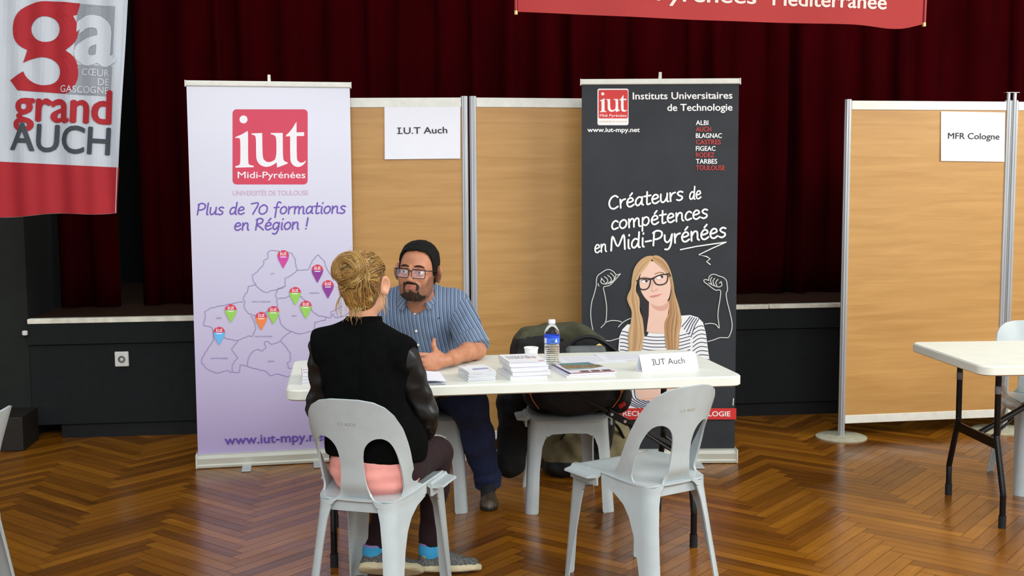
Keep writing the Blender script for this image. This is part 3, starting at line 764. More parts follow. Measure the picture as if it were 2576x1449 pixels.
def left_print(art):
    art.poly([rr_px(585, 275, 774, 464, 10)], 1)
    m = lambda x, y: (585 + (x - 404) * .3586, 275 + (y - 318) * .3586)
    iut_letters(art, m, 2)
    art.text('Midi', (598, 448), (648, 448), 2, 16, .01, up=False); art.text('-Pyrénées', (650, 448), (768, 448), 2, 16, .01)
    art.text('UNIVERSITÉS DE TOULOUSE', (586, 492), (775, 491), 3, 12)
    handwrite(art, 'Plus de 70 formations', (494, 541), (870, 537), 19, 3.6, 4)
    handwrite(art, 'en Région !', (588, 580), (775, 577), 19, 3.6, 4)
    q = lambda p: (460 + p[0] * .428, 600 + p[1] * .428)
    rg = random.Random(11)
    for l in MAP:
        pts = [l[0]]
        for a, b2 in zip(l, l[1:]):
            n = max(1, int(math.hypot(b2[0] - a[0], b2[1] - a[1]) / 9))
            for i in range(1, n + 1):
                t = i / n; j = 3.2 if i < n else 0
                pts.append((a[0] + (b2[0] - a[0]) * t + rg.uniform(-j, j), a[1] + (b2[1] - a[1]) * t + rg.uniform(-j, j)))
        art.line([q(p) for p in pts], 1.3, 5)
    art.up()
    for x, y, w, t in ((405, 375, 110, 'TARN ET GARONNE'), (744, 324, 58, 'AVEYRON'), (425, 579, 100, 'HAUTE GARONNE'), (164, 708, 100, 'HAUTES PYRÉNÉES'), (498, 725, 40, 'ARIÈGE'), (196, 471, 32, 'GERS'), (516, 210, 22, 'LOT'), (638, 458, 30, 'TARN')):
        art.text(t, q((x, y)), q((x + w, y)), 5, 3.6, up=False)
    art.up()
    for x, y, c in PINS:
        r = 34; X = [(x + r * math.cos(a), y + r + r * math.sin(a)) for a in [PI + i * PI / 12 for i in range(13)]]
        art.poly([[q(p) for p in [(x - r, y + r), (x + r, y + r), (x + r * .86, y + r * 1.6), (x, y + r * 3.2), (x - r * .86, y + r * 1.6)]]], c, False)
        art.poly([[q(p) for p in X]], 1)
        k = 40 / 500.0; m2 = lambda a, b2, x=x, y=y: q((x + (a - 668) * k, y + 6 + (b2 - 360) * k * .85))
        iut_letters(art, m2, 2)
        art.poly([[q((x - 17, y + r + 4)), q((x + 17, y + r + 4)), q((x + 17, y + r + 9)), q((x - 17, y + r + 9))]], 2)
    art.text('www.iut-mpy.net', (566, 1118), (825, 1107), 11, 22, .02)
rollup(OL, YL, .866, 2.078, 'white and lilac roll-up banner with a red square emblem and a regional map', left_print, L_M)

# -- right: chalkboard
OR, YR = (.372, 6.064), 0.0
m_skinp = ink('print_skin', (234, 196, 176)); m_skind = ink('print_skin_shade', (216, 166, 146))
R_M = [mat('charcoal_banner_print', (46, 50, 54), .6, noise=.12, scale=5, spec=.3), ink('print_red', (206, 48, 44)), ink('print_white_b', (236, 238, 236)), ink('print_chalk', (206, 208, 202)), m_skinp, m_skind,
       ink('print_blonde', (194, 156, 110)), ink('print_blonde_light', (212, 180, 134)), ink('print_blonde_dark', (164, 120, 80)), ink('print_dark_shade', (38, 34, 36)), ink('print_navy', (50, 58, 96)), ink('print_lips', (212, 138, 130)), ink('print_eye_brown', (66, 46, 40)), ink('print_city_red', (188, 52, 48)), ink('print_lens_tint', (226, 200, 194))]
def right_print(art):
    P = lambda x, y: (1470 + x / 5.573, 640 + y / 5.573)
    Q = lambda l: [P(*p) for p in l]
    # emblem
    art.poly([rr_px(1503, 223, 1581, 315, 5)], 2); art.poly([rr_px(1505.5, 226, 1579.5, 298, 4)], 1)
    m = lambda x, y: (1505.5 + (x - 404) * .1402, 226.5 + (y - 318) * .136); iut_letters(art, m, 2)
    art.text('Midi Pyrénées', (1509, 294), (1576, 294), 2, 7, up=False); art.text('UNIVERSITÉS DE TOULOUSE', (1506, 308), (1578, 308), 7, 4)
    art.text('www.iut-mpy.net', (1478, 332), (1609, 332), 2, 11, .03)
    art.text('Instituts Universitaires', (1592, 250), (1842, 248), 2, 17, .02); art.text('de Technologie', (1679, 279), (1842, 278), 2, 17, .02)
    for i, (c, w) in enumerate((('ALBI', 31), ('AUCH', 38), ('BLAGNAC', 65), ('CASTRES', 62), ('FIGEAC', 49), ('RODEZ', 46), ('TARBES', 53), ('TOULOUSE', 72))):
        y = 314.5 + 16.2 * i; art.text(c, (1750.5, y), (1750.5 + w, y), 2 if i % 2 == 0 else 13, 11.5, .02)
    handwrite(art, 'Créateurs', (1530, 528), (1720, 503), 22, 4.4, 2); handwrite(art, 'de', (1733, 503), (1764, 500), 20, 3.8, 2)
    handwrite(art, 'compétences', (1537, 579), (1782, 548), 22, 4.4, 2)
    handwrite(art, 'en', (1495, 637), (1527, 633), 20, 3.8, 2); handwrite(art, 'Midi-Pyrénées', (1534, 632), (1828, 596), 24, 4.6, 2)
    art.line([(1711, 628), (1750, 620), (1790, 614), (1826, 609)], 3, 2); art.line([(1826, 609), (1790, 625), (1757, 641), (1777, 645), (1786, 651), (1777, 658), (1786, 665)], 2.6, 2, True)
    # chalk arms
    for l in ([(505, 270), (440, 345), (375, 415), (330, 440), (268, 460), (285, 560), (308, 700), (310, 830), (295, 950), (232, 1025)],
              [(505, 270), (450, 285), (400, 235), (325, 210), (240, 255), (185, 300), (168, 360), (165, 440), (135, 560), (100, 680), (88, 830), (100, 960), (125, 1090), (110, 1120), (160, 1160), (200, 1195), (270, 1200), (350, 1210), (430, 1190), (490, 1172)],
              [(295, 950), (380, 925), (470, 930), (520, 945)], [(475, 1015), (540, 950), (620, 905), (680, 890)],
              [(365, 260), (415, 310), (410, 360), (360, 395)], [(325, 290), (370, 330), (375, 370), (335, 400)], [(280, 310), (320, 345), (325, 380), (290, 410)], [(235, 330), (270, 370), (280, 390)], [(240, 340), (230, 385), (260, 412), (320, 410), (380, 390), (430, 330), (440, 290)], [(195, 408), (192, 425), (205, 442)],
              [(1672, 360), (1700, 350), (1740, 365)], [(1672, 360), (1680, 385), (1740, 430), (1790, 470), (1840, 500), (1905, 505), (1900, 620), (1880, 740), (1870, 870), (1888, 1030), (1840, 980), (1760, 965), (1690, 975)],
              [(1740, 365), (1745, 320), (1775, 285), (1825, 278), (1880, 300), (1940, 320), (1985, 360), (1998, 420), (2003, 500), (1985, 550), (2000, 660), (2035, 800), (2065, 940), (2065, 1040), (2035, 1130), (2005, 1165), (1900, 1165), (1800, 1200), (1730, 1218)],
              [(1785, 320), (1765, 360), (1785, 425)], [(1825, 335), (1800, 375), (1820, 435)], [(1870, 350), (1840, 390), (1855, 440)], [(1915, 380), (1925, 430), (1885, 455), (1820, 440), (1740, 400)], [(1915, 380), (1890, 400)]):
        art.line(spline(Q(l), 4), 2.1, 3)
    art.up()
    # printed figure of a young woman: striped jersey
    art.poly([Q([(600, 980), (530, 1050), (490, 1150), (470, 1400), (500, 1800), (490, 2070), (560, 2165), (1500, 2165), (1560, 2120), (1780, 1900), (1770, 1600), (1740, 1400), (1700, 1100), (1660, 950), (1590, 880), (1480, 848), (1300, 860), (900, 960)])], 2)
    for i in range(16):      # body stripes
        y = 1142 + i * 47; art.line(Q(spline([(790, y - 8), (960, y + 14), (1160, y + 12), (1330, y - 4), (1480, y - 44)], 4)), 2.1, 10)
    for i in range(19):      # sleeve stripes, right of the picture
        y = 985 + i * 58; xe = float(np.interp(y + 22, (900, 960, 1100, 1400, 1600, 2100), (1600, 1652, 1692, 1732, 1764, 1790))); art.line(Q(spline([(1520, y + 76), (1580, y + 30), (1640, y + 12), (xe, y + 22)], 4)), 2.1, 10)
    for i in range(17):
        y = 1075 + i * 52; art.line(Q(spline([(500 + 26 * math.exp(-i), y), (560, y + 4), (640, y + 30)], 4)), 2.1, 10)
    for i in range(5): art.line(Q([(1366 + i * 32, 1010 + i * 36), (1425 + i * 30, 940 + i * 14), (1482 + i * 30, 868 + i * 8)]), 2.1, 10)
    for i in range(7): art.line(Q(spline([(520 + i * 44, 1890), (540 + i * 46, 2010), (600 + i * 60, 2080), (760 + i * 60, 2150)], 4)), 2.1, 10)
    art.up()
    art.poly([Q([(700, 1880), (760, 2030), (900, 2050), (1200, 1985), (1560, 1890), (1700, 1800), (1500, 1760), (900, 1780)])], 4)
    art.line(Q([(760, 2030), (1000, 2010), (1300, 1920)]), 1.6, 5, True)
    # hair behind, neck, face
    art.poly([Q(spline([(760, 380), (740, 620), (800, 800), (820, 1000), (850, 1140), (900, 1080), (940, 800), (1180, 700), (1180, 300), (900, 200)], 4, True))], 9)
    art.poly([Q([(905, 660), (900, 850), (880, 990), (870, 1080), (960, 1098), (1060, 1104), (1140, 1100), (1160, 900), (1190, 690), (1100, 560)])], 4)
    art.poly([Q(spline([(915, 640), (990, 706), (1070, 722), (1150, 680), (1185, 640), (1160, 760), (1060, 790), (960, 745)], 3, True))], 5)
    art.poly([Q(spline([(880, 120), (980, 95), (1090, 170), (1165, 260), (1200, 380), (1205, 500), (1180, 610), (1120, 690), (1030, 722), (940, 690), (860, 620), (800, 530), (770, 430), (775, 330), (810, 220)], 4, True))], 4)
    # hair curtains
    art.poly([Q(spline([(950, 22), (860, 30), (770, 90), (700, 190), (665, 330), (650, 470), (610, 560), (597, 630), (630, 720), (660, 800), (650, 950), (610, 1130), (620, 1290), (612, 1350), (790, 1352), (820, 1220), (836, 1100), (815, 900), (775, 780), (770, 620), (720, 500), (740, 380), (800, 240), (880, 130), (935, 88)], 4, True))], 6)
    art.poly([Q(spline([(940, 30), (1010, 12), (1090, 50), (1160, 130), (1215, 260), (1245, 400), (1265, 540), (1310, 680), (1345, 820), (1360, 950), (1330, 1090), (1310, 1330), (1160, 1330), (1125, 1130), (1120, 960), (1180, 820), (1185, 680), (1215, 520), (1190, 350), (1140, 240), (1060, 140), (960, 85)], 4, True))], 6)
    rg = random.Random(4)
    for i in range(34):
        t = i / 33; j = rg.uniform(-9, 9); c = (6, 7, 6, 8, 6, 7)[rg.randrange(6)]; w_ = rg.uniform(.8, 1.7)
        art.line(Q(spline([(932 - 10 * t, 42 + 48 * t), (790 + 62 * t, 140 + 50 * t), (692 + 52 * t, 330), (655 + 62 * t, 520), (616 + 146 * t, 640 + j), (664 + 104 * t, 800), (650 + 156 * t, 960 + j), (624 + 204 * t, 1130), (626 + 186 * t, 1240 + j), (624 + 164 * t, 1342)], 3)), w_, c)
        c = (6, 7, 8, 8, 6, 8)[rg.randrange(6)]
        art.line(Q(spline([(962, 34 + 48 * t), (1108 - 36 * t, 110 + 62 * t), (1210 - 22 * t, 300), (1206 + 34 * t, 400), (1222 + 38 * t, 540), (1194 + 108 * t, 680 + j), (1188 + 148 * t, 820), (1130 + 222 * t, 960 + j), (1134 + 188 * t, 1120), (1166 + 138 * t, 1322)], 3)), w_, c)
    art.up()
    # features
    for c, rx, ry, rot in (((842, 380), 46, 20, .14), ((1050, 322), 46, 20, -.24)): art.disc(P(*c), rx / 5.573, 2, True, ry / 5.573, rot=rot)
    for c in ((866, 374), (1084, 312)): art.disc(P(*c), 18 / 5.573, 12, False)
    art.up(); art.line(Q([(796, 366), (840, 352), (890, 362)]), 1.4, 9); art.line(Q([(1002, 312), (1050, 294), (1098, 304)]), 1.4, 9); art.line(Q(spline([(785, 330), (840, 318), (905, 330)], 4)), 2.2, 8); art.line(Q(spline([(990, 272), (1050, 248), (1110, 258)], 4)), 2.2, 8, True)
    art.line(Q(spline([(945, 500), (965, 512), (990, 500), (1015, 496), (1028, 470)], 4)), 1.6, 5); art.line(Q([(960, 380), (950, 440), (945, 490)]), 1.2, 5, True)
    art.poly([Q(spline([(915, 585), (960, 570), (1000, 562), (1040, 556), (1088, 545), (1050, 572), (1000, 590), (950, 596)], 3, True))], 11)
    for l in ([(765, 350), (820, 338), (900, 342), (925, 360), (915, 420), (890, 470), (840, 490), (790, 484), (768, 450)], [(965, 330), (1050, 290), (1130, 275), (1165, 290), (1160, 360), (1130, 405), (1060, 424), (1005, 412), (975, 370)]):
        art.line(spline(Q(l), 4, True) + [P(*l[0])], 3.0, 9)
    art.line(Q([(900, 344), (935, 340), (975, 330)]), 4.4, 9); art.line(Q([(1150, 278), (1180, 262), (1200, 300)]), 3.6, 9); art.line(Q([(768, 352), (730, 370)]), 3.2, 9, True)
    # red strip
    art.poly([[(1468, 1026), (1851, 1026), (1851, 1054), (1468, 1055)]], 1)
    art.text('- RECHERCHE - TECHNOLOGIE', (1554, 1045), (1836, 1046), 2, 12, .02)
    art.line([(1844, 1002), (1843, 1018)], 2.5, 3, True)
rollup(OR, YR, .85, 2.078, 'charcoal chalkboard-style roll-up banner showing a printed young woman with drawn muscular arms', right_print, R_M)

# ------------------------------------------------------------------ hanging banners
def cloth_banner(name, o, yaw, rows, cols, shape, label, cat, mats, draw, wave, hem=None):
    """hanging cloth: shape(s,t)->(u,z) over the plane through o; wave(s,t)-> outward billow"""
    uvf = plane_uv(o, yaw); b = MB()
    r = empty(name, (o[0], o[1], 0), yaw, label, cat, 'hanging banners')
    pts = {}
    def F(u, v, k): return (u, -k - wave(u, v), v)
    for off in (0, .0012):
        k0 = len(b.v)
        for i in range(cols + 1):
            for j in range(rows + 1):
                u, v = shape(i / cols, j / rows); b.v.append((u, off - wave(u, v), v))
        for i in range(cols):
            for j in range(rows):
                f = (k0 + i * (rows + 1) + j, k0 + (i + 1) * (rows + 1) + j, k0 + (i + 1) * (rows + 1) + j + 1, k0 + i * (rows + 1) + j + 1)
                b.f.append(f if off == 0 else f[::-1]); b.mi.append(0)
    art = Art(uvf, b, F, step=.0006, start=.0016, maxlen=13); draw(art)
    o2 = b.build('cloth', mats, r)
    return r
# the flag with the big g: hangs a little askew
OF, YF = (-2.05, 5.5), .06
_fu = plane_uv(OF, YF)
def flag_shape(s, t):
    # photo-plane quadrilateral of the cloth, top edge far above the frame
    top_l, top_r, bl, br = (-2, -560), (350, -545), (-28, 546), (292, 535)
    x = (top_l[0] * (1 - s) + top_r[0] * s) * (1 - t) + (bl[0] * (1 - s) + br[0] * s) * t
    y = (top_l[1] * (1 - s) + top_r[1] * s) * (1 - t) + (bl[1] * (1 - s) + br[1] * s) * t
    return _fu(x, y + 3 * math.sin(s * 9) * t)
F_M = [mat('white_flag_cloth', (186, 194, 202), .75, noise=.03, scale=5, bump=.06, bscale=500), mat('flag_red', (160, 26, 36), .75, noise=.04, scale=6), mat('flag_grey', (140, 146, 154), .75), mat('flag_slate', (58, 66, 72), .75), mat('flag_white_print', (190, 198, 206), .75), mat('flag_pale_lettering', (196, 202, 206), .75)]
G_OUT = [(522, 22), (500, 95), (475, 102), (500, 150), (510, 205), (498, 260), (465, 300), (428, 328), (475, 360), (503, 410), (511, 470), (505, 520), (480, 575), (440, 612), (380, 606), (118, 588), (65, 522), (155, 465), (170, 500), (205, 533), (250, 552), (295, 557), (345, 546), (380, 515), (393, 470), (383, 425), (345, 388), (300, 373), (255, 373), (200, 385), (153, 410), (160, 390), (178, 325), (130, 300), (98, 262), (85, 215), (88, 150), (110, 95), (150, 52), (210, 22), (280, 8), (340, 8)]
def dense(l, step=14):
    out = []
    for a, b2 in zip(l, list(l[1:]) + [l[0]]):
        n = max(1, int(math.hypot(b2[0] - a[0], b2[1] - a[1]) / step)); out += [(a[0] + (b2[0] - a[0]) * i / n, a[1] + (b2[1] - a[1]) * i / n) for i in range(n)]
    return out
def flag_draw(art):
    k = 2.5875; Q = lambda l: [(x / k, y / k) for x, y in l]
    # red foot: a strip grid so it follows the billows
    n = 40
    for i in range(n):
        s0, s1 = i / n, (i + 1) / n; bl, br = (-28, 545.5), (292, 534.5); tl, tr = (-22, 405.5), (300.5, 421.5)
        for j in range(6):
            t0, t1 = j / 6, (j + 1) / 6
            def g(s, t): 
                return (tl[0] * (1 - s) * (1 - t) + tr[0] * s * (1 - t) + bl[0] * (1 - s) * t + br[0] * s * t, tl[1] * (1 - s) * (1 - t) + tr[1] * s * (1 - t) + bl[1] * (1 - s) * t + br[1] * s * t + 3 * math.sin(s * 9) * t)
            art.put([g(s0, t0), g(s0, t1), g(s1, t1), g(s1, t0)], [(0, 1, 2, 3)], 1)
    art.up()
    art.poly([dense(Q([(505, 24), (752, 43), (735, 380), (480, 372)]), 8)], 2); art.poly([dense(Q([(500, 420), (731, 432), (718, 626), (440, 612)]), 8)], 2)
    hole = [(296 + 93 * math.cos(a), 190 + 84 * math.sin(a)) for a in [2 * PI * i / 36 for i in range(36)]]
    def chaikin(l, keep):
        out = []
        for i, p in enumerate(l):
            if i in keep: out.append(p); continue
            a, c = l[i - 1], l[(i + 1) % len(l)]; out += [((a[0] + 3 * p[0]) / 4, (a[1] + 3 * p[1]) / 4), ((c[0] + 3 * p[0]) / 4, (c[1] + 3 * p[1]) / 4)]
        return out
    g2 = chaikin(G_OUT, (0, 1, 2, 7, 15, 16, 17, 30, 32))
    art.poly([Q(g2), Q(hole)], 1)
    art.text('a', (497 / k, 404 / k), (735 / k, 420 / k), 4, 172, .03)
    art.text('CŒUR', (532 / k, 489 / k), (709 / k, 499 / k), 5, 17, up=False); art.text('DE', (637 / k, 554 / k), (708 / k, 557 / k), 5, 17, up=False); art.text('GASCOGNE', (393 / k, 598 / k), (703 / k, 612 / k), 5, 17)
    art.text('grand', (97 / k, 780 / k), (717 / k, 806 / k), 1, 82, .026); art.text('AUCH', (66 / k, 972 / k), (708 / k, 1008 / k), 3, 67, .018)
    art.line([(290, 535), (321, -60)], 2.2, 4)
fl = cloth_banner('hanging_flag', OF, YF, 40, 30, flag_shape, 'white and red cloth flag with a big red letter g hanging at the upper left', 'flag', F_M, flag_draw,
             lambda u, v: .012 * math.sin(u * 26 + v * 1.5) * max(0, min(1, (2.2 - v) / .9)) + .006 * math.sin(u * 55))
b = MB(); p, q = flag_shape(0, 0), flag_shape(1, 0); b.tube([(p[0] - .03, 0, p[1]), (q[0] + .03, 0, q[1])], .012, 12); b.build('flag_rod', m_alu, fl, smooth=.8)
# red banner
OB, YB = (.0, 5.5), .0
_bu = plane_uv(OB, YB)
def red_shape(s, t):
    tl, tr, bl, br = (1298, -300), (2334, -262), (1303, 30), (2318, 66)
    x = (tl[0] * (1 - s) + tr[0] * s) * (1 - t) + (bl[0] * (1 - s) + br[0] * s) * t; y = (tl[1] * (1 - s) + tr[1] * s) * (1 - t) + (bl[1] * (1 - s) + br[1] * s) * t
    y += t * (3.5 * math.sin(PI * s) + 9 * math.exp(-((s - .93) / .06) ** 2) - 6 * max(0, (s - .96) / .04))
    return _bu(x, y)
B_M = [mat('red_banner_vinyl', (164, 34, 30), .6, noise=.05, scale=4), mat('banner_lettering', (226, 206, 196), .6)]
def red_draw(art):
    art.text('Occitanie Pyrénées', (1360, -9), (1902, 9), 1, 36, .02, up=False); art.text('-', (1925, 4), (1938, 4), 1, 36, .03, up=False); art.text('Méditerranée', (1945, 12), (2228, 24), 1, 36, .02)
rb = cloth_banner('hanging_banner', OB, YB, 16, 60, red_shape, 'red banner with white lettering hanging across the top of the picture', 'banner', B_M, red_draw, lambda u, v: .01 * math.sin(u * 4.2) + .004 * math.sin(u * 13))
m_redrod = mat('red_banner_rod', (150, 22, 26), .5, noise=.1, scale=20); m_ferrule = mat('brass_ferrule', (206, 186, 120), .4, metal=.3, noise=.08, scale=40)
for a, c in (((1298, 30), (1293, -300)), ((2325, 60), (2340, -262))):
    p, q = _bu(*a), _bu(*c); b = MB(); b.tube([(p[0], .002, p[1]), (q[0], .002, q[1])], .008, 10); rd = b.build('side_rod', m_redrod, rb, smooth=.8)
    b = MB(); b.tube([(p[0], .002, p[1] - .012), (p[0], .002, p[1] + .006)], .0085, 10); b.build('rod_tip', m_ferrule, rd, smooth=.8)

# ------------------------------------------------------------------ smooth solids: implicit shapes meshed by surface nets
def axis(lo, hi, h, fine=(), hf=.0024):
    """grid line positions from lo to hi, spacing h, closing to hf inside the fine intervals"""
    out = [lo]
    while out[-1] < hi:
        x = out[-1]; d = min([max(a - x, x - b, 0) for a, b in fine] + [9]); out.append(x + min(h, hf + d * .35))
    return np.array(out)
def surf(fn, lo, hi, h, axes=None):
    """vertices (N,3) and quads of the surface fn(P)=0; the fields are sampled coarsely first to skip empty space"""
    if axes is None: axes = [axis(lo[i], hi[i], h) for i in range(3)]
    ax = axes; n = np.array([len(a) for a in ax])
    D = np.full(n, 9.0, np.float32); B = 8
    for i in range(0, n[0], B):
        for j in range(0, n[1], B):
            c = np.stack(np.meshgrid(ax[0][i:i + B], ax[1][j:j + B], ax[2], indexing='ij'), -1); sh = c.shape[:3]
            mid = np.array([[ax[0][min(i + B // 2, n[0] - 1)], ax[1][min(j + B // 2, n[1] - 1)], z] for z in ax[2][::B]])
            dm = fn(mid)
            keep = np.repeat(np.abs(dm) < h * B * 1.6 + .03, B)[:sh[2]]; keep = np.pad(keep, (0, max(0, sh[2] - len(keep))), constant_values=True)
            blk = np.repeat(np.where(dm < 0, -9.0, 9.0), B)[:sh[2]]; blk = np.pad(blk, (0, max(0, sh[2] - len(blk))), constant_values=9.0)
            sub = np.broadcast_to(blk, sh).copy()
            if keep.any(): sub[:, :, keep] = fn(c[:, :, keep].reshape(-1, 3)).reshape(sh[0], sh[1], -1)
            D[i:i + B, j:j + B, :] = sub
    S = D < 0; nx, ny, nz = n
    cs = [(dx, dy, dz) for dx in (0, 1) for dy in (0, 1) for dz in (0, 1)]
    cnt = sum(S[dx:nx - 1 + dx, dy:ny - 1 + dy, dz:nz - 1 + dz].astype(np.int8) for dx, dy, dz in cs)
    act = (cnt > 0) & (cnt < 8); idx = np.argwhere(act); vid = np.full(act.shape, -1, np.int64); vid[act] = np.arange(len(idx))
    acc = np.zeros((len(idx), 3)); num = np.zeros(len(idx))
    val = {c: D[idx[:, 0] + c[0], idx[:, 1] + c[1], idx[:, 2] + c[2]] for c in cs}
    for a in cs:
        for k in range(3):
            if a[k] == 0:
                b = tuple(1 if q == k else a[q] for q in range(3)); da, db = val[a], val[b]; m = (da < 0) != (db < 0)
                t = np.where(m, da / np.where(m, da - db, 1), 0); p = np.array(a, float)[None] + np.eye(3)[k][None] * t[:, None]
                acc += np.where(m[:, None], p, 0); num += m
    fr = idx + acc / num[:, None]; V = np.stack([np.interp(fr[:, i], np.arange(n[i]), ax[i]) for i in range(3)], -1)
    Q = []
    for k in range(3):
        sl = [slice(1, n[q] - 1) for q in range(3)]; sl[k] = slice(0, n[k] - 1); s2 = list(sl); s2[k] = slice(1, n[k])
        a, b = S[tuple(sl)], S[tuple(s2)]; e = np.argwhere(a != b)
        if not len(e): continue
        off = np.array([1, 1, 1]); off[k] = 0; e = e + off; u, v = [(1, 2), (2, 0), (0, 1)][k]
        flip = S[e[:, 0], e[:, 1], e[:, 2]]
        q = []
        for du, dv in ((0, 0), (1, 0), (1, 1), (0, 1)):
            w = e.copy(); w[:, u] -= 1 - du; w[:, v] -= 1 - dv; q.append(vid[w[:, 0], w[:, 1], w[:, 2]])
        q = np.stack(q, 1); q[~flip] = q[~flip][:, ::-1]; Q.append(q)
    return V, np.concatenate(Q)

def solid(name, fn, lo, hi, h, mats, parent=None, mi=None, attr=None, relax=1, axes=None, world_space=False):
    V, Q = surf(fn, lo, hi, h, axes)
    me = bpy.data.meshes.new(name); me.from_pydata(V.tolist(), [], Q.tolist()); me.update()
    if mi is not None:
        C = V[Q].mean(1); me.polygons.foreach_set('material_index', mi(C).astype(np.int32))
    if attr is not None:
        for nm, f in attr.items():
            a = me.attributes.new(nm, 'FLOAT', 'POINT'); a.data.foreach_set('value', np.asarray(f(V), np.float32))
    o = link(name, me, mats, parent, smooth=True)
    if parent is not None and world_space: o.matrix_parent_inverse = Matrix.Translation(-parent.location)
    if relax:
        md = o.modifiers.new('relax', 'SMOOTH'); md.factor = .5; md.iterations = relax
    return o

def vlen(a): return np.sqrt((a * a).sum(-1))
def ell(P, c, r, R=None):
    q = P - np.array(c)
    if R is not None: q = q @ np.array(R)
    r = np.array(r, float); k = vlen(q / r); k2 = vlen(q / (r * r)) + 1e-9; return k * (k - 1) / k2
def cap(P, a, b, r0, r1=None):
    a = np.array(a, float); b = np.array(b, float); r1 = r0 if r1 is None else r1; e = b - a; w = P - a; t = np.clip(w @ e / (e @ e + 1e-12), 0, 1)
    return vlen(w - t[:, None] * e) - (r0 + (r1 - r0) * t)
def chain(P, pts, rs, k=.01):
    d = None
    for a, b, r0, r1 in zip(pts, pts[1:], rs, rs[1:]):
        c = cap(P, a, b, r0, r1); d = c if d is None else smin(d, c, k)
    return d
def rbox(P, c, half_, r, R=None):
    q = P - np.array(c)
    if R is not None: q = q @ np.array(R)
    q = np.abs(q) - (np.array(half_) - r); return vlen(np.maximum(q, 0)) + np.minimum(q.max(-1), 0) - r
def smin(a, b, k):
    h = np.clip(.5 + .5 * (b - a) / k, 0, 1); return b + (a - b) * h - k * h * (1 - h)
def smax(a, b, k): return -smin(-a, -b, k)
def rot3(rx=0, ry=0, rz=0): return np.array((Matrix.Rotation(rz, 3, 'Z') @ Matrix.Rotation(ry, 3, 'Y') @ Matrix.Rotation(rx, 3, 'X')))
def wob(P, f, seed=0):
    """smooth pseudo-random field of spatial frequency f, in -1..1"""
    rg = np.random.RandomState(seed); d = 0
    for _ in range(6):
        v = rg.normal(size=3); v /= np.linalg.norm(v); d = d + np.sin(P @ v * f * rg.uniform(.7, 1.4) + rg.uniform(0, 6.3))
    return d / 3.2
def sstep(x, a, b): t = np.clip((x - a) / (b - a), 0, 1); return t * t * (3 - 2 * t)

# ------------------------------------------------------------------ things on the table
TOP = .7405
m_redprint = mat('red_cover_print', (196, 60, 60), .5, noise=.05, scale=60); m_greyprint = mat('grey_cover_print', (128, 128, 132), .55, noise=.05, scale=60)
m_white = mat('white_cover_card', (236, 238, 240), .5, noise=.015, scale=20); m_pages = mat('page_edges', (214, 216, 226), .8, noise=.10, scale=220, stretch=(.05, .05, 1))
m_bluegrey = mat('bluish_photo_print', (150, 154, 188), .5, noise=.3, scale=50)
def flat_art(b, z):
    return Art(lambda x, y: (x, -y), b, lambda u, v, k: (u, v, z + k), step=.0002, start=.0003)
def book(name, x, y, z, yaw, w, d, t, label, cat, group, cover=None, spine_marks=True):
    r = empty(name, (x, y, z), yaw, label, cat, group)
    b = MB(); b.box((0, .0015, t / 2), (w - .003, d - .005, t - .0024)); b.build('pages', m_pages, r)
    b = MB(); b.box((0, 0, t - .0006), (w, d, .0012)); b.box((0, 0, .0006), (w, d, .0012)); b.box((-w / 2 + .0005, 0, t / 2), (.0012, d, t))
    art = flat_art(b, t)
    if cover: cover(art, w, d)
    b.build('cover', [m_white, m_redprint, m_greyprint, m_bluegrey], r)
    return r
def guide_cover(art, w, d):
    for i, (t, x0, x1, c) in enumerate((('GUIDE POUR', -.40, .22, 2), ('VOTRE AVENIR', -.40, .38, 2), ('A PARTIR', -.40, .02, 2))):
        y = -.16 * d + i * .13 * d; art.text(t, (x0 * w, y), (x1 * w, y), c, .017, .01, up=False)
    art.text('2018', (.06 * w, .10 * d), (.36 * w, .10 * d), 1, .017, .01); art.poly([(.30 * w, .42 * d), (.44 * w, .42 * d), (.44 * w, .46 * d), (.30 * w, .46 * d)], 1)
books = (((.040, 4.553), .26, .018, 'lowest'), ((.056, 4.556), .20, .016, 'second'), ((.046, 4.562), .235, .018, 'third'), ((.040, 4.568), .225, .018, 'topmost'))
z = TOP
for k, ((x, y), a, t, w) in enumerate(books):
    lab = {'lowest': 'white paperback guide at the bottom of the stack beside the bottle', 'second': 'white paperback guide second from the bottom of the stack beside the bottle', 'third': 'white paperback guide just under the top one of the stack beside the bottle', 'topmost': 'white paperback guide lying on top of the stack, lines of title on its cover'}[w]
    book('guide_book', x, y, z, a, .155, .212, t, lab, 'book', 'white guide books', guide_cover); z += t + .0004
def booklet_cover(art, w, d):
    art.poly([(-.42 * w, -.44 * d), (-.22 * w, -.44 * d), (-.22 * w, -.40 * d), (-.42 * w, -.40 * d)], 1, False)
    art.poly([(-.20 * w, .05 * d), (.36 * w, -.02 * d), (.40 * w, .20 * d), (-.22 * w, .24 * d)], 3, False); art.disc((.34 * w, .40 * d), .004, 1)
z = TOP
BKL = ['lowest', 'second lowest', 'third lowest', 'fourth lowest', 'fifth lowest', 'sixth lowest', 'seventh lowest', 'top']
for k, nm in enumerate(BKL):
    rg = random.Random(k + 40)
    book('small_booklet', -.144 + rg.uniform(-.002, .002), 4.497 + rg.uniform(-.002, .002), z, .30 + rg.uniform(-.03, .03), .112, .165, .0048, 'small white booklet, %s one in the neat pile left of the thick guides' % nm, 'booklet', 'small white booklets', booklet_cover); z += .0051
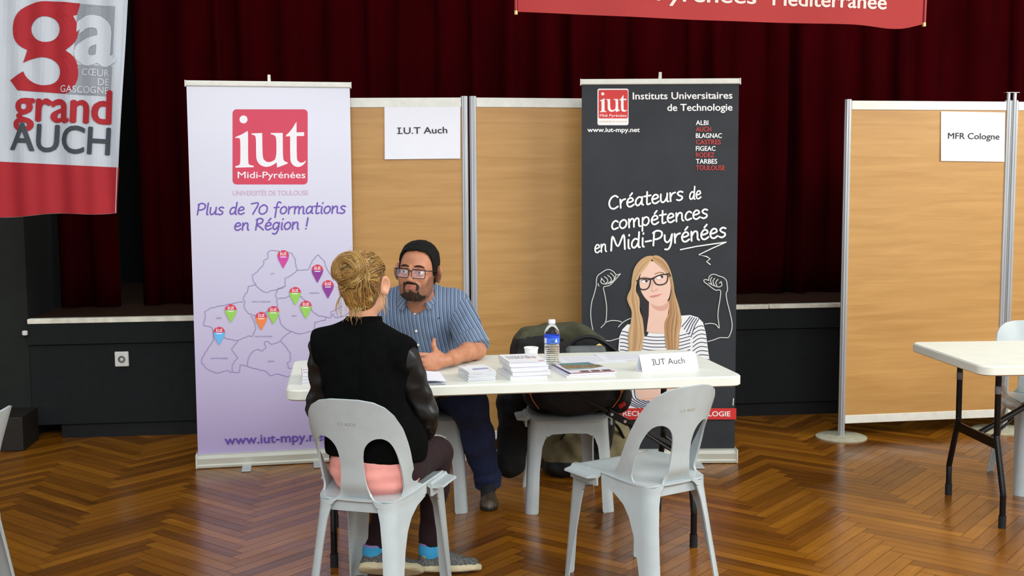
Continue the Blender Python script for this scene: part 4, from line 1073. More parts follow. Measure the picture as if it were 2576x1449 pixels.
# leaflets beside the man's hand
z = TOP
for k, lab in enumerate(('white folded leaflet lying undermost beside the man\'s hand', 'white folded leaflet on top beside the man\'s hand')):
    r = empty('leaflet', (-.352 + .004 * k, 4.452, z), .22 - .04 * k, lab, 'leaflet', 'white leaflets by the hand')
    b = MB(); n = 10; w, d = .14, .24
    for side in (0, 1):
        k0 = len(b.v)
        for i in range(n + 1):
            for j in range(2): b.v.append((-w / 2 + w * i / n, -d / 2 + d * j, .0015 + .006 * k * math.sin(PI * i / n) ** 1 + (.0016 if side == 0 else 0)))
        for i in range(n): q = (k0 + 2 * i, k0 + 2 * i + 2, k0 + 2 * i + 3, k0 + 2 * i + 1); b.f.append(q if side == 0 else q[::-1]); b.mi.append(0)
    art = flat_art(b, .004 + .006 * k)
    b.build('folded_sheet', [m_paper], r); z += .009
# brochures near the left end of the table, mostly behind the woman
z = TOP
for k, lab in enumerate(('pale brochure lowest in the pile at the left table end', 'pale brochure in the middle of the pile at the left table end', 'pale red-headed brochure topmost in the pile at the left table end')):
    def cov(art, w, d, k=k): art.text('DIPLÔMES', (-.46 * w, -.20 * d), (.4 * w, -.20 * d), 1, .02, .01); art.poly([(-.46 * w, .05 * d), (.4 * w, .05 * d), (.4 * w, .09 * d), (-.46 * w, .09 * d)], 2)
    book('brochure', -.765 - .004 * k, 4.475 + .004 * k, z, .12 + .04 * k, .15, .21, .011, lab, 'brochure', 'brochures at the left end', cov); z += .0115

# magazine with a landscape cover
m_mag = [mat('magazine_white', (232, 232, 240), .35, noise=.02, scale=20), mat('magazine_teal_sky', (96, 142, 146), .35, noise=.15, scale=14), mat('magazine_hills', (138, 122, 92), .4, noise=.4, scale=60), mat('magazine_navy', (52, 60, 112), .35), mat('magazine_magenta', (176, 60, 92), .35), mat('magazine_photo', (104, 82, 72), .4, noise=.5, scale=90), mat('magazine_water', (150, 184, 190), .35, noise=.1, scale=40)]
z = TOP
for k, lab in enumerate(('magazine lying under the one with the landscape cover', 'magazine with a teal and brown landscape cover lying in front of the bottle')):
    r = empty('magazine', (.286 + .006 * k, 4.655 + .004 * k, z), .24 + .02 * k, lab, 'magazine', 'magazines in front of the bottle')
    W_, D_, t = .205, .275, .006; b = MB(); b.box((0, 0, t / 2), (W_, D_, t)); art = flat_art(b, t); h = lambda l: [(x * W_, y * D_) for x, y in l]
    if k:
        art.poly([h([(-.36, -.5), (.36, -.5), (.42, -.1), (-.3, -.1)])], 1); art.poly([h([(-.36, -.24), (-.2, -.30), (0, -.28), (.2, -.22), (.34, -.30), (.46, -.20), (.49, -.05), (.2, .08), (-.36, .06)])], 2)
        art.poly([h([(-.36, .04), (.1, .06), (.2, .10), (-.36, .16)])], 6); art.poly([h([(-.5, -.5), (-.43, -.5), (-.43, .5), (-.5, .5)])], 3, False); art.poly([h([(-.40, .42), (.48, .42), (.48, .47), (-.40, .47)])], 4, False)
        for q in range(3): art.poly([h([(-.18 + .23 * q, .26), (.0 + .23 * q, .26), (.0 + .23 * q, .38), (-.18 + .23 * q, .38)])], 5, False)
    b.build('bound_pages', m_mag, r, bev=.0008); z += t + .001
# loose sheets at the back of the table
m_sheet = mat('thin_paper', (226, 230, 236), .6, noise=.02, scale=12)
for k, (x, y, a, lab) in enumerate(((.345, 4.965, .17, 'thin white sheet of paper lying left-most behind the magazine'), (.535, 5.03, .13, 'thin white sheet of paper lying behind the folded name card'))):
    r = empty('paper_sheet', (x, y, TOP + .0006 * k), a, lab, 'paper', 'loose sheets of paper')
    b = MB(); b.box((0, 0, .0008), (.29, .20, .0012)); art = flat_art(b, .0014)
    for q in range(7): art.line([(-.11, -.075 + q * .024), (.10 - .02 * (q % 3), -.075 + q * .024)], .0022, 1)
    b.build('sheet', [m_sheet, mat('faint_print', (206, 210, 220), .6)], r)
# folded name card
nc = empty('name_card', (.6545, 4.700, TOP), .325, 'folded white name card reading IUT Auch standing at the right of the table', 'name card')
b = MB(); w, hh, dd = .262, .067, .034
for s in (-1, 1):
    for o in (0, .0012):
        k = len(b.v); b.v += [(-w / 2, s * dd - s * o, 0), (w / 2, s * dd - s * o, 0), (w / 2, 0, hh - o * .6), (-w / 2, 0, hh - o * .6)]; b.f.append((k, k + 1, k + 2, k + 3) if (s < 0) == (o == 0) else (k + 3, k + 2, k + 1, k)); b.mi.append(0)
b.box((0, 0, .0006), (w, dd * 2, .001))
L_ = math.hypot(dd, hh); art = Art(lambda x, y: (x, y), b, lambda u, v, k: (u, -dd + v * dd / L_ - k * hh / L_, v * hh / L_ + k * dd / L_), start=.0006)
vs, fs, x0, x1 = glyphs('IUT Auch'); kx = .147 / (x1 - x0); ky = .026 / .682
art.put([(-.075 + (v[0] - x0) * kx, .026 + v[1] * ky) for v in vs], fs, 1)
for yy in (.0265, .0515): art.line([(-.0795, yy), (-.0675, yy)], .0022, 1)
b.build('card', [m_paper, m_ink], nc)

# paper cup
cu = empty('paper_cup', (.0825, 4.885, TOP), 0, 'small white disposable cup standing behind the stack of guides', 'cup')
b = MB(); b.lathe([(0, .002), (.0225, .002), (.0225, 0), (.0235, .001), (.0300, .062), (.0318, .064), (.0326, .0665), (.0312, .0695), (.0296, .068), (.0288, .062), (.0218, .006), (0, .005)], 40); b.build('cup_body', mat('white_cup_plastic', (240, 242, 240), .4, noise=.01, scale=30), cu, smooth=.6)
# water bottle
m_pet = mat('clear_bottle', (250, 252, 252), .05, trans=1.0, ior=1.22); m_capw = mat('bottle_cap_white', (236, 238, 242), .4, noise=.02, scale=80)
bo = empty('water_bottle', (.1685, 4.745, TOP), .3, 'clear plastic water bottle with a blue label, standing near the cup', 'bottle')
prof = [(0, .004), (.026, .001), (.030, .004), (.0325, .012)]
for i in range(9): z0 = .018 + i * .0085; prof += [(.0328, z0), (.0312, z0 + .002), (.0312, z0 + .0045), (.0328, z0 + .0065)]
prof += [(.0332, .097), (.0310, .101), (.0310, .105), (.0332, .108), (.0332, .142), (.0328, .150), (.030, .160), (.024, .173), (.0165, .184), (.0128, .189), (.0128, .196), (0, .196)]
b = MB(); b.lathe(prof, 48); b.build('bottle_body', m_pet, bo, smooth=.5)
m_lab = [mat('label_blue', (58, 112, 226), .4, noise=.12, scale=60), mat('label_deep_blue', (38, 76, 200), .4), mat('label_white', (222, 220, 234), .4), mat('label_slate', (70, 90, 130), .4)]
b = MB(); n = 48
for i in range(n):
    a0, a1 = 2 * PI * i / n, 2 * PI * (i + 1) / n
    for z0, z1, q in ((.109, .1305, 2 if i % 24 < 4 else 0), (.1305, .1405, 1)):
        b.add([(.0337 * math.cos(a), .0337 * math.sin(a), zz) for a, zz in ((a0, z0), (a1, z0), (a1, z1), (a0, z1))], [(0, 1, 2, 3)], q)
def lab_pt(u, v, k): a = -PI / 2 - .3 + u / .0337; return ((.0339 + k) * math.cos(a), (.0339 + k) * math.sin(a), v)
art = Art(lambda x, y: (x, y), b, lab_pt, maxlen=.006)
art.poly([[(-.006, .113), (-.002, .126), (.001, .120), (.005, .128), (.011, .113)]], 3); art.poly([[(.012, .114), (.018, .131), (.024, .114)]], 2)
b.build('label', m_lab, bo, smooth=1)
b = MB(); b.lathe([(.0132, 0), (.0148, .001), (.0148, .015), (.0138, .0172), (0, .0172)], 32); b.build('cap', m_capw, bo, smooth=.6, loc=(0, 0, .190))

# ------------------------------------------------------------------ coat and backpack on the chair behind the table
m_olive = mat('olive_coat_cloth', (66, 66, 46), .85, noise=.18, scale=25, bump=.3, bscale=300); m_lining = mat('black_coat_lining', (14, 15, 15), .8, noise=.2, scale=25)
co = empty('coat', (.247, 5.58, .8), 0, 'olive and black coat hung over the back of the chair behind the table', 'coat')
def coat_sdf(P):
    x = P[:, 0] - .24; top = .832 - 1.5 * np.abs(x) ** 2.2 - .03 * (x > 0) * x
    q = P.copy(); q[:, 1] = P[:, 1] + 2.6 * x * x
    d = rbox(q, (.24, 5.605, .60), (.235, .062, .32), .05)
    d = smax(d, (P[:, 2] - top), .05)
    d = smin(d, chain(P, [(.06, 5.56, .72), (.01, 5.52, .45), (-.01, 5.47, .15)], [.07, .085, .075], .03), .06)
    d = smin(d, chain(P, [(.42, 5.60, .66), (.47, 5.58, .42), (.45, 5.58, .2)], [.05, .06, .045], .03), .05)
    return d + .007 * wob(P * np.array([1, 1, .35]), 34, 3) + .003 * wob(P, 90, 5)
def coat_mi(C): return ((C[:, 2] < .745 + .03 * np.sin(C[:, 0] * 9 + .6))).astype(int)
solid('coat_cloth', coat_sdf, (-.15, 5.33, .05), (.58, 5.74, .88), .0095, [m_olive, m_lining], co, coat_mi, world_space=True)
m_pack = mat('black_backpack_nylon', (15, 17, 20), .6, noise=.25, scale=18, bump=.3, bscale=260); m_orange = mat('orange_backpack_piping', (196, 112, 34), .55, noise=.1, scale=40); m_redtag = mat('red_backpack_patch', (196, 34, 30), .55); m_packgrey = mat('grey_backpack_pocket', (84, 88, 88), .7, noise=.15, scale=22)
ba = empty('backpack', (.28, 5.26, .45), .06, 'black backpack with orange piping lying on the chair behind the table', 'backpack')
def pack_sdf(P):
    d = rbox(P, (0, .03, .135), (.235, .145, .138), .10); d = smin(d, ell(P, (.05, .06, .25), (.17, .10, .085)), .05)
    d = smin(d, ell(P, (.225, -.03, .07), (.05, .10, .08)), .04); d = smin(d, ell(P, (0, -.12, .085), (.16, .05, .085)), .03)
    return d + .006 * wob(P, 45, 8) + .002 * wob(P, 130, 9)
solid('pack_body', pack_sdf, (-.3, -.24, -.02), (.33, .27, .38), .0085, m_pack, ba)
for sx in (-1, 1):
    pts = spline([(sx * .19, -.13, .24), (sx * .215, -.165, .17), (sx * .205, -.175, .10), (sx * .17, -.168, .045)], 6)
    b2 = MB(); b2.tube(pts, [.009 if i < len(pts) * .55 else .003 for i in range(len(pts))], 8, flat=.5); b2.build('piping', m_orange, ba, smooth=.8)
b = MB(); b.box((.215, -.160, .055), (.035, .012, .022), M=Matrix.Rotation(-.6, 4, 'Y'), bev=.004); b.build('patch', m_redtag, ba)
pts = spline([(-.02, .0, .30), (.03, -.01, .345), (.10, -.01, .352), (.17, -.01, .315), (.25, -.03, .25)], 6); b = MB(); b.tube(pts, .017, 10, flat=.6); b.build('strap', m_pack, ba, smooth=.8)
b = MB(); b.box((.06, -.05, .285), (.19, .05, .07), M=Matrix.Rotation(.45, 4, 'X'), bev=.015); b.build('front_pocket', m_packgrey, ba, bev=.008)
ye = empty('yellow_envelope', (.372, 5.215, .72), .12, 'yellow envelope poking up behind the back edge of the table', 'envelope')
b = MB(); n = 8
for o in (0, .0016):
    k = len(b.v)
    for i in range(n + 1): x = -.055 + .105 * i / n; b.v += [(x, o, -.06), (x, o + .01 * math.sin(i), .012 + .040 * sstep(np.array(i / n), .0, .8) + .004 * math.sin(i * 2.1))]
    for i in range(n): q = (k + 2 * i, k + 2 * i + 2, k + 2 * i + 3, k + 2 * i + 1); b.f.append(q if o == 0 else q[::-1]); b.mi.append(0)
b.build('envelope_paper', mat('yellow_paper', (226, 192, 104), .7, noise=.05, scale=20), ye)
# bag on the floor behind that chair
m_khaki = mat('khaki_bag_canvas', (116, 108, 78), .85, noise=.25, scale=16, bump=.3, bscale=220)
fb = empty('holdall', (.40, 5.86, 0), .1, 'khaki and black bag on the floor behind the chair with the backpack', 'bag')
def bag_sdf(P):
    d = smin(ell(P, (0, 0, .15), (.26, .13, .15)), rbox(P, (0, 0, .07), (.25, .12, .07), .05), .05); return d + .012 * wob(P, 30, 21) + .004 * wob(P, 80, 22)
solid('bag_body', bag_sdf, (-.32, -.2, -.02), (.32, .2, .35), .011, [m_khaki, m_pack], fb, lambda C: ((C[:, 2] < .085) | (np.abs(C[:, 0] - .02) < .035)).astype(int))
pts = spline([(-.16, -.09, .20), (-.10, -.12, .30), (.02, -.10, .33), (.12, -.12, .28), (.17, -.09, .20)], 6); b = MB(); b.tube(pts, .013, 8, flat=.5); b.build('handle', m_pack, fb, smooth=.8)

# ------------------------------------------------------------------ people
def skin_mat(name, col, col2):
    m = mat(name, col, .5, noise=.05, scale=26, col2=col2); b = m.node_tree.nodes['Principled BSDF']
    b.inputs['Subsurface Weight'].default_value = .08; b.inputs['Subsurface Radius'].default_value = (.012, .005, .003); b.inputs['Subsurface Scale'].default_value = .5
    return m
def face_mat(name, skin, skin2, stub, lip):
    m = skin_mat(name, skin, skin2); nt = m.node_tree; b = nt.nodes['Principled BSDF']; src = b.inputs['Base Color'].links[0].from_socket
    for nm, c, k in (('stubble', stub, .8), ('lips', lip, .85)):
        at = nt.nodes.new('ShaderNodeAttribute'); at.attribute_name = nm; mx = nt.nodes.new('ShaderNodeMix'); mx.data_type = 'RGBA'
        mu = nt.nodes.new('ShaderNodeMath'); mu.operation = 'MULTIPLY'; mu.inputs[1].default_value = k; nt.links.new(at.outputs['Fac'], mu.inputs[0]); nt.links.new(mu.outputs[0], mx.inputs[0])
        nt.links.new(src, mx.inputs[6]); mx.inputs[7].default_value = rgb(*c); src = mx.outputs[2]
    nt.links.new(src, b.inputs['Base Color']); return m
def frame(origin, rx=0, ry=0, rz=0, S=1.0):
    R = rot3(rx, ry, rz); o = np.array(origin, float)
    return (lambda P: (P - o) @ R / S), (lambda p: o + R @ (np.array(p, float) * S)), R

EYE = (.0325, -.079, .002)
def head_sdf(q, ears=True):
    """a head in its own frame: face towards -y, eyes at mid height; about .24 tall"""
    x = np.abs(q[:, 0]); m = np.stack([x, q[:, 1], q[:, 2]], -1)
    d = ell(q, (0, .016, .032), (.076, .097, .086))
    d = smin(d, ell(q, (0, -.018, -.035), (.064, .074, .080)), .03)
    d = smin(d, ell(q, (0, -.052, -.088), (.036, .036, .030)), .028)                     # chin
    d = smin(d, ell(m, (.041, -.020, -.068), (.022, .040, .034)), .03)                   # jaw angle
    d = smin(d, ell(m, (.041, -.062, -.026), (.022, .020, .022)), .02)                   # cheekbone
    d = smin(d, cap(m, (.012, -.090, .020), (.046, -.078, .021), .0085, .007), .014)     # brow ridge
    d = smax(d, -ell(m, (.0325, -.104, .001), (.021, .019, .013)), .012)                 # eye hollow
    d = smin(d, cap(q, (0, -.090, .014), (0, -.111, -.026), .0075, .0115), .010)         # nose
    d = smin(d, ell(q, (0, -.112, -.029), (.0125, .011, .0095)), .006); d = smin(d, ell(m, (.0135, -.101, -.032), (.0085, .010, .0075)), .006)
    d = smax(d, -ell(m, (.0065, -.106, -.041), (.0042, .006, .004)), .003)
    d = smin(d, ell(q, (0, -.083, -.056), (.030, .016, .022)), .016)                     # mouth mound
    d = smin(d, cap(m, (0, -.0975, -.0525), (.018, -.088, -.056), .0038, .0024), .005); d = smin(d, cap(m, (0, -.0955, -.0645), (.016, -.087, -.060), .0044, .0026), .005)
    d = smax(d, -cap(m, (0, -.104, -.0575), (.020, -.094, -.0575), .0016), .002)
    # eyelids over the eyeball
    e = ell(m, EYE, (.0158, .0152, .0152)); lid = np.minimum(np.maximum(e, (EYE[2] + .0035 + .10 * np.abs(x - EYE[0])) - q[:, 2]), np.maximum(e, q[:, 2] - (EYE[2] - .0062)))
    d = np.minimum(d, np.maximum(lid, q[:, 1] + .070))
    if ears:
        t = m - np.array([.085, .010, -.004]); R = rot3(.12, 0, .80); w = t @ R; er = ell(w, (0, 0, 0), (.0080, .023, .036)); er = smax(er, -ell(w, (.006, -.003, .003), (.006, .012, .021)), .004)
        er = smin(er, ell(w, (.001, -.006, -.026), (.006, .009, .010)), .005); d = smin(d, er, .006)
    return d

def hand_sdf(P, w, d, u, S=1.0, curl=(.35, .45, .5, .6), thumb_up=.9, spread=.08):
    """hand from wrist w, fingers along d, thumb side u; the palm faces n = d x u; returns sdf"""
    d = np.array(d, float); d /= np.linalg.norm(d); u = np.array(u, float); u -= d * (u @ d); u /= np.linalg.norm(u); n = np.cross(d, u)
    w = np.array(w, float); L = lambda a, b, c: w + (d * a + u * b + n * c) * S
    R = np.stack([d, u, n], 1)
    r = ell(P, L(.050, .0, .002), np.array((.056, .041, .0165)) * S, R); r = smin(r, ell(P, L(.030, .026, .008), np.array((.034, .018, .017)) * S, R), .010 * S)
    r = smin(r, cap(P, L(-.02, 0, 0), L(.02, 0, 0), .024 * S, .024 * S), .014 * S)
    base = [(.094, .031), (.098, .010), (.093, -.011), (.084, -.030)]; ln = [(.042, .025, .020), (.046, .028, .021), (.042, .026, .021), (.033, .020, .019)]
    for k in range(4):
        a = curl[k]; ang = spread * (1.5 - k); p = L(base[k][0] - .012, base[k][1], .0); rr = [.0098, .0092, .0086, .0072]
        if k == 3: rr = [v * .88 for v in rr]
        t = 0.0; pts = [p]; dirb = d * math.cos(ang) + u * math.sin(ang)
        for j in range(3):
            t += a * (.7 if j == 0 else 1.0); q = pts[-1] + (dirb * math.cos(t) + n * math.sin(t)) * (ln[k][j] + (.012 if j == 0 else 0)) * S; pts.append(q)
        f = chain(P, pts, [v * S for v in rr], .004 * S); r = smin(r, f, .0045 * S)
    tp = [L(.012, .024, .008), L(.032, .028 + .020 * thumb_up, .012), L(.040, .032 + .040 * thumb_up, .010), L(.038, .034 + .062 * thumb_up, .006)]
    return smin(r, chain(P, tp, [.016 * S, .0125 * S, .0108 * S, .0080 * S], .006 * S), .010 * S)

def hit_y(fn, x, z, y0, y1):
    """first surface met going from y0 towards y1"""
    ys = np.linspace(y0, y1, 400); v = fn(np.stack([np.full(400, x), ys, np.full(400, z)], -1)); k = np.argmax(v < 0); return ys[k]

# ================================================================== the man behind the table
MAN = empty('person', (-.42, 5.34, 0), 0, 'seated man with dark hair, glasses and beard, in a blue striped shirt, gesturing', 'person')
m_skin_m = face_mat('skin_man', (176, 116, 84), (192, 134, 102), (98, 68, 54), (166, 84, 78))
MS = 1.075
m_loc, m_wld, m_R = frame((-.415, 4.955, 1.139), -.03, .07, -.20, MS)
NECK_A, NECK_B = m_wld((0, .028, -.06)), np.array((-.425, 5.075, .985))
SH_L, EL_L, WR_L = np.array((-.270, 5.135, .965)), np.array((-.160, 4.965, .786)), np.array((-.290, 4.700, .780))     # picture right
SH_R, EL_R, WR_R = np.array((-.600, 5.125, .965)), np.array((-.700, 4.98, .792)), np.array((-.545, 4.815, .785))
HIP = np.array((-.42, 5.36, .545))
def m_torso(P, g=0.0):
    d = ell(P, (-.435, 5.135, .93), (.190 + g, .125 + g, .135 + g)); d = smin(d, ell(P, (-.430, 5.21, .78), (.185 + g, .145 + g, .17 + g)), .07)
    d = smin(d, ell(P, (-.425, 5.31, .60), (.190 + g, .150 + g, .15 + g)), .07)
    d = smin(d, cap(P, SH_L, SH_R, .068 + g), .06); d = smin(d, cap(P, (-.43, 5.10, 1.01), (-.43, 5.09, .97), .085 + g), .05)
    return d
def m_arm(P, s, e, g=0.0): return smin(cap(P, s, e, .058 + g, .045 + g), ell(P, e, (.046 + g, .046 + g, .046 + g)), .02)
def forearm(P, e, w): 
    m = e + (w - e) * .28 + np.array((0, 0, .006)); return chain(P, [e, m, e + (w - e) * .7, w], [.040, .039, .031, .025], .02)
KN_L, AN_L = np.array((-.195, 5.05, .515)), np.array((-.122, 5.335, .10)); KN_R, AN_R = np.array((-.60, 5.05, .515)), np.array((-.69, 5.25, .10))
HL, HR = HIP + np.array((.10, 0, -.005)), HIP + np.array((-.10, 0, -.005))
def m_leg(P, h, k, a, g=0.0): return chain(P, [h, k, k + (a - k) * .35, a], [.088 + g, .066 + g, .060 + g, .042 + g], .03)
HAND_L = (WR_L, (-.80, -.58, .04), (.12, .30, .94))
def man_sdf(P):
    d = head_sdf(m_loc(P)) * MS
    d = smin(d, cap(P, NECK_A, NECK_B, .062, .070), .022)
    d = smin(d, m_torso(P, -.012), .03)
    for s, e, w in ((SH_L, EL_L, WR_L), (SH_R, EL_R, WR_R)): d = smin(d, smin(m_arm(P, s, e, -.010), forearm(P, e, w), .02), .02)
    d = smin(d, hand_sdf(P, *HAND_L, S=.96, curl=(.50, .58, .62, .70), thumb_up=1.0), .012)
    d = smin(d, hand_sdf(P, WR_R, (.5, -.85, -.05), (.75, .4, .4), S=1.05, curl=(.4, .45, .5, .55), thumb_up=.6), .012)
    for h, k, a in ((HL, KN_L, AN_L), (HR, KN_R, AN_R)): d = smin(d, m_leg(P, h, k, a, -.012), .03)
    for a, y in ((AN_L, 0), (AN_R, 0)): d = smin(d, cap(P, a, a + np.array((.0, -.10, -.065)), .036, .026), .02)
    return d
def man_stub(V):
    q = m_loc(V); x = np.abs(q[:, 0]); z = q[:, 2]; y = q[:, 1]
    edge = -.046 + .055 * sstep(x, .052, .074) - .012 * sstep(.05 - x, 0, .03)           # beard line, rising to the sideburns
    s = sstep(edge - z, -.012, .016) * sstep(z, -.150, -.118) * sstep(.030 - y, 0, .02) * (V[:, 2] > .97) * (.85 + .14 * wob(q, 420, 44))
    return s * (1 - man_lip(V))
def man_lip(V):
    q = m_loc(V); x = np.abs(q[:, 0]); c = sstep(.0180 - x, 0, .008) * sstep(q[:, 2], -.0685, -.0645) * sstep(-q[:, 2], .0500, .0540) * (q[:, 1] < -.082) * (V[:, 2] > .97); return c
print('man body')
solid('body', man_sdf, None, None, .008, [m_skin_m], MAN, attr={'stubble': man_stub, 'lips': man_lip}, relax=1, world_space=True,
      axes=[axis(-.80, -.02, .008, [(-.505, -.27)], .0024), axis(4.48, 5.58, .008, [(4.52, 4.70), (4.84, 5.05)], .0024), axis(.0, 1.33, .008, [(1.0, 1.275), (.765, .895)], .0024)])
def loc_man(o): o.parent = MAN; o.matrix_parent_inverse = Matrix.Translation(-MAN.location); return o
# hair, beard, brows
m_hair_m = mat('short_black_hair', (13, 11, 10), .75, noise=.35, scale=120, bump=.6, bscale=340, spec=.25); m_beard = mat('dark_beard', (58, 43, 36), .85, noise=.4, scale=260, bump=.6, bscale=500, spec=.2)
def hairline(q):
    az = np.arctan2(np.abs(q[:, 0]), -q[:, 1] + .01)
    h = np.interp(az, (0, .25, .55, .78, .98, 1.12, 1.38, 1.52, 1.85, 2.05, 2.3, 3.2), (.089, .090, .086, .074, .044, -.004, -.014, .026, .030, -.045, -.072, -.078)); return h
def hair_m(P):
    q = m_loc(P); top = sstep(q[:, 2], .03, .11)
    b = smin(ell(q, (0, .016, .034), (.0765 + .003, .098 + .004, .087)), ell(q, (0, .012, -.02), (.070, .085, .07)), .03) - (.0018 + .0085 * top)
    n = .0012 * wob(q, 420, 31) + .0012 * wob(q, 150, 32)
    return np.maximum(b + n, hairline(q) - q[:, 2] + .002 * wob(q, 300, 33)) * MS
hc = m_wld((0, 0, .03)); solid('hair', hair_m, hc - .16, hc + .16, .0032, m_hair_m, MAN, world_space=True)
def beard_m(P):
    q = m_loc(P); x = np.abs(q[:, 0]); z = q[:, 2]; h = head_sdf(q, False) - .0019 + .0011 * wob(q, 480, 41)
    mous = smax(np.abs(z + .0415 + .20 * np.maximum(0, x - .008)) - (.0046 - .06 * np.maximum(0, x - .012)), x - .029, .004)
    goat = smax(smax(z + .080, -(z + .118), .006), x - .0255 + .25 * np.maximum(0, -z - .1), .010); side = smax(np.abs(x - .0285) - .0034, np.abs(z + .064) - .020, .005)
    jaw = smax(smax(z + .094 + .5 * np.minimum(0, x - .05), -(z + .122), .006), .018 - x, .004); jaw = smax(jaw, q[:, 1] + .045, .01)
    tuft = smax(x - .006, np.abs(z + .0745) - .005, .003)
    k = np.minimum(np.minimum(np.minimum(mous, goat), side), np.minimum(tuft, jaw + .0))
    return np.maximum(np.maximum(h, k + .0030 * wob(q, 300, 42)), q[:, 1] + .012) * MS
bc = m_wld((0, -.07, -.08)); solid('beard', beard_m, bc - .10, bc + .10, .0022, m_beard, MAN, world_space=True)
b = MB()
for s in (-1, 1):
    mb_ = MB(); pts = [m_wld((s * a, y, z)) for a, y, z in ((.011, -.0965, .0245), (.022, -.0985, .0285), (.036, -.0935, .0285), (.048, -.083, .0225))]
    mb_.tube(spline(pts, 5), [.0028 + .0012 * math.sin(PI * i / 15) for i in range(16)], 8); loc_man(mb_.build('eyebrow', m_beard, None, smooth=1))
m_eye = [mat('eye_white', (228, 220, 214), .2, noise=.02, scale=90), mat('iris_brown', (62, 46, 40), .15, noise=.2, scale=400), mat('pupil', (10, 9, 9), .1)]
def eyeball(name_parent, wld, R, S, gaze, inv):
    for s in (-1, 1):
        b = MB(); n, r = 28, .0136 * S; c = Vector(wld((s * EYE[0], EYE[1], EYE[2]))); g = Vector(gaze).normalized(); qx = g.to_track_quat('Z', 'Y').to_matrix()
        prof = [0, .16, .17, .42, .43, .8, 1.2, 1.6, 2.2, 2.8, PI]; vs = [c + qx @ Vector((r * math.sin(a) * math.cos(2 * PI * k / n), r * math.sin(a) * math.sin(2 * PI * k / n), r * math.cos(a))) for a in prof for k in range(n)]
        o = len(b.v); b.v += vs
        for i in range(len(prof) - 1):
            for k in range(n): b.f.append((o + i * n + k, o + i * n + (k + 1) % n, o + (i + 1) * n + (k + 1) % n, o + (i + 1) * n + k)); b.mi.append(2 if i < 1 else 1 if i < 3 else 0)
        inv(b.build('eye', m_eye, None, smooth=1))
eyeball(MAN, m_wld, m_R, MS, m_R @ np.array((-.10, -1, -.02)), loc_man)
# glasses
m_frame = mat('black_acetate', (20, 19, 22), .25, noise=.1, scale=60); m_lens = mat('lens_glass', (226, 216, 240), .04, alpha=.16)
b = MB(); GY = -.1135
def gl(x, z, y=GY): return m_wld((x, y + .20 * x * x * 18 * .6, z))
for s in (-1, 1):
    loop = [gl(s * p[0], p[1]) for p in rrect(.054, .034, .008, 4, .0335, -.003)]; b.tube(loop + [loop[0], loop[1]], [.0016] * (len(loop) + 2), 8)
    top = [gl(s * x, .0145) for x in (.008, .02, .035, .05, .060)]; b.tube(top, .0023, 8)
    b.tube(spline([gl(s * .0605, .012), m_wld((s * .073, -.088, .012)), m_wld((s * .081, -.04, .010)), m_wld((s * .083, .006, .006)), m_wld((s * .080, .022, -.010))], 5), .0022, 8)
b.tube(spline([gl(-.008, .006), gl(0, .0095, GY - .002), gl(.008, .006)], 5), .0022, 8)
gls = loc_man(b.build('glasses', m_frame, None, smooth=1))
for s in (-1, 1):
    b = MB(); L1 = [gl(s * p[0], p[1]) for p in rrect(.052, .032, .007, 4, .0335, -.003)]; b.v += [tuple(p) for p in L1]; b.f.append(tuple(range(len(L1)))); b.mi.append(0); ln = b.build('lens', m_lens, gls); ln.matrix_parent_inverse = Matrix()

# shirt
def striped(name, base, light, dark, freq):
    m = bpy.data.materials.new(name); m.use_nodes = True; nt = m.node_tree; b = nt.nodes['Principled BSDF']
    at = nt.nodes.new('ShaderNodeAttribute'); at.attribute_name = 'stripe'
    mu = nt.nodes.new('ShaderNodeMath'); mu.operation = 'MULTIPLY'; mu.inputs[1].default_value = freq; nt.links.new(at.outputs['Fac'], mu.inputs[0])
    fr = nt.nodes.new('ShaderNodeMath'); fr.operation = 'FRACT'; nt.links.new(mu.outputs[0], fr.inputs[0])
    r = nt.nodes.new('ShaderNodeValToRGB'); r.color_ramp.interpolation = 'CONSTANT'; e = r.color_ramp.elements
    e[0].position = 0; e[0].color = rgb(*light); e[1].position = .13; e[1].color = rgb(*base)
    for p, c in ((.40, dark), (.55, base), (.62, light), (.68, base)): k = e.new(p); k.color = rgb(*c)
    nt.links.new(fr.outputs[0], r.inputs[0]); nt.links.new(r.outputs[0], b.inputs['Base Color']); b.inputs['Roughness'].default_value = .8; b.inputs['Sheen Weight'].default_value = .1
    return m
m_shirt = striped('blue_striped_cotton', (80, 99, 128), (158, 174, 190), (58, 75, 100), 58)
m_cuffm = striped('blue_striped_cuff', (86, 104, 130), (158, 174, 190), (60, 78, 102), 58)
def folds(P): return .0055 * wob(P * np.array([1.0, .6, .5]), 42, 51) + .0025 * wob(P, 95, 52)
def shirt_sdf(P):
    d = m_torso(P, .004) + folds(P) * (1 - .5 * sstep(P[:, 2], .93, 1.0))
    for s, e in ((SH_L, EL_L), (SH_R, EL_R)): d = smin(d, cap(P, s, s + (e - s) * .30, .070, .066), .04)
    pl = np.maximum(np.abs(P[:, 0] + .436 + .06 * (P[:, 2] - .95)) - .016, 0); d = d - .0022 * (pl < 1e-6) * (P[:, 1] < 5.12)
    neck = cap(P, NECK_A, NECK_B + np.array((0, .0, -.0)), .066, .074); vee = ell(P, (-.432, 4.985, .995), (.034, .055, .052))
    d = smax(d, -np.minimum(neck, vee), .006)
    return np.maximum(d, .50 - P[:, 2])
print('shirt'); solid('shirt', shirt_sdf, (-.74, 4.93, .48), (-.08, 5.54, 1.12), .0062, m_shirt, MAN, attr={'stripe': lambda V: V[:, 0] + .05 * np.sin(V[:, 2] * 9) * .2 + .12 * (V[:, 2] - .95)}, relax=1, world_space=True)
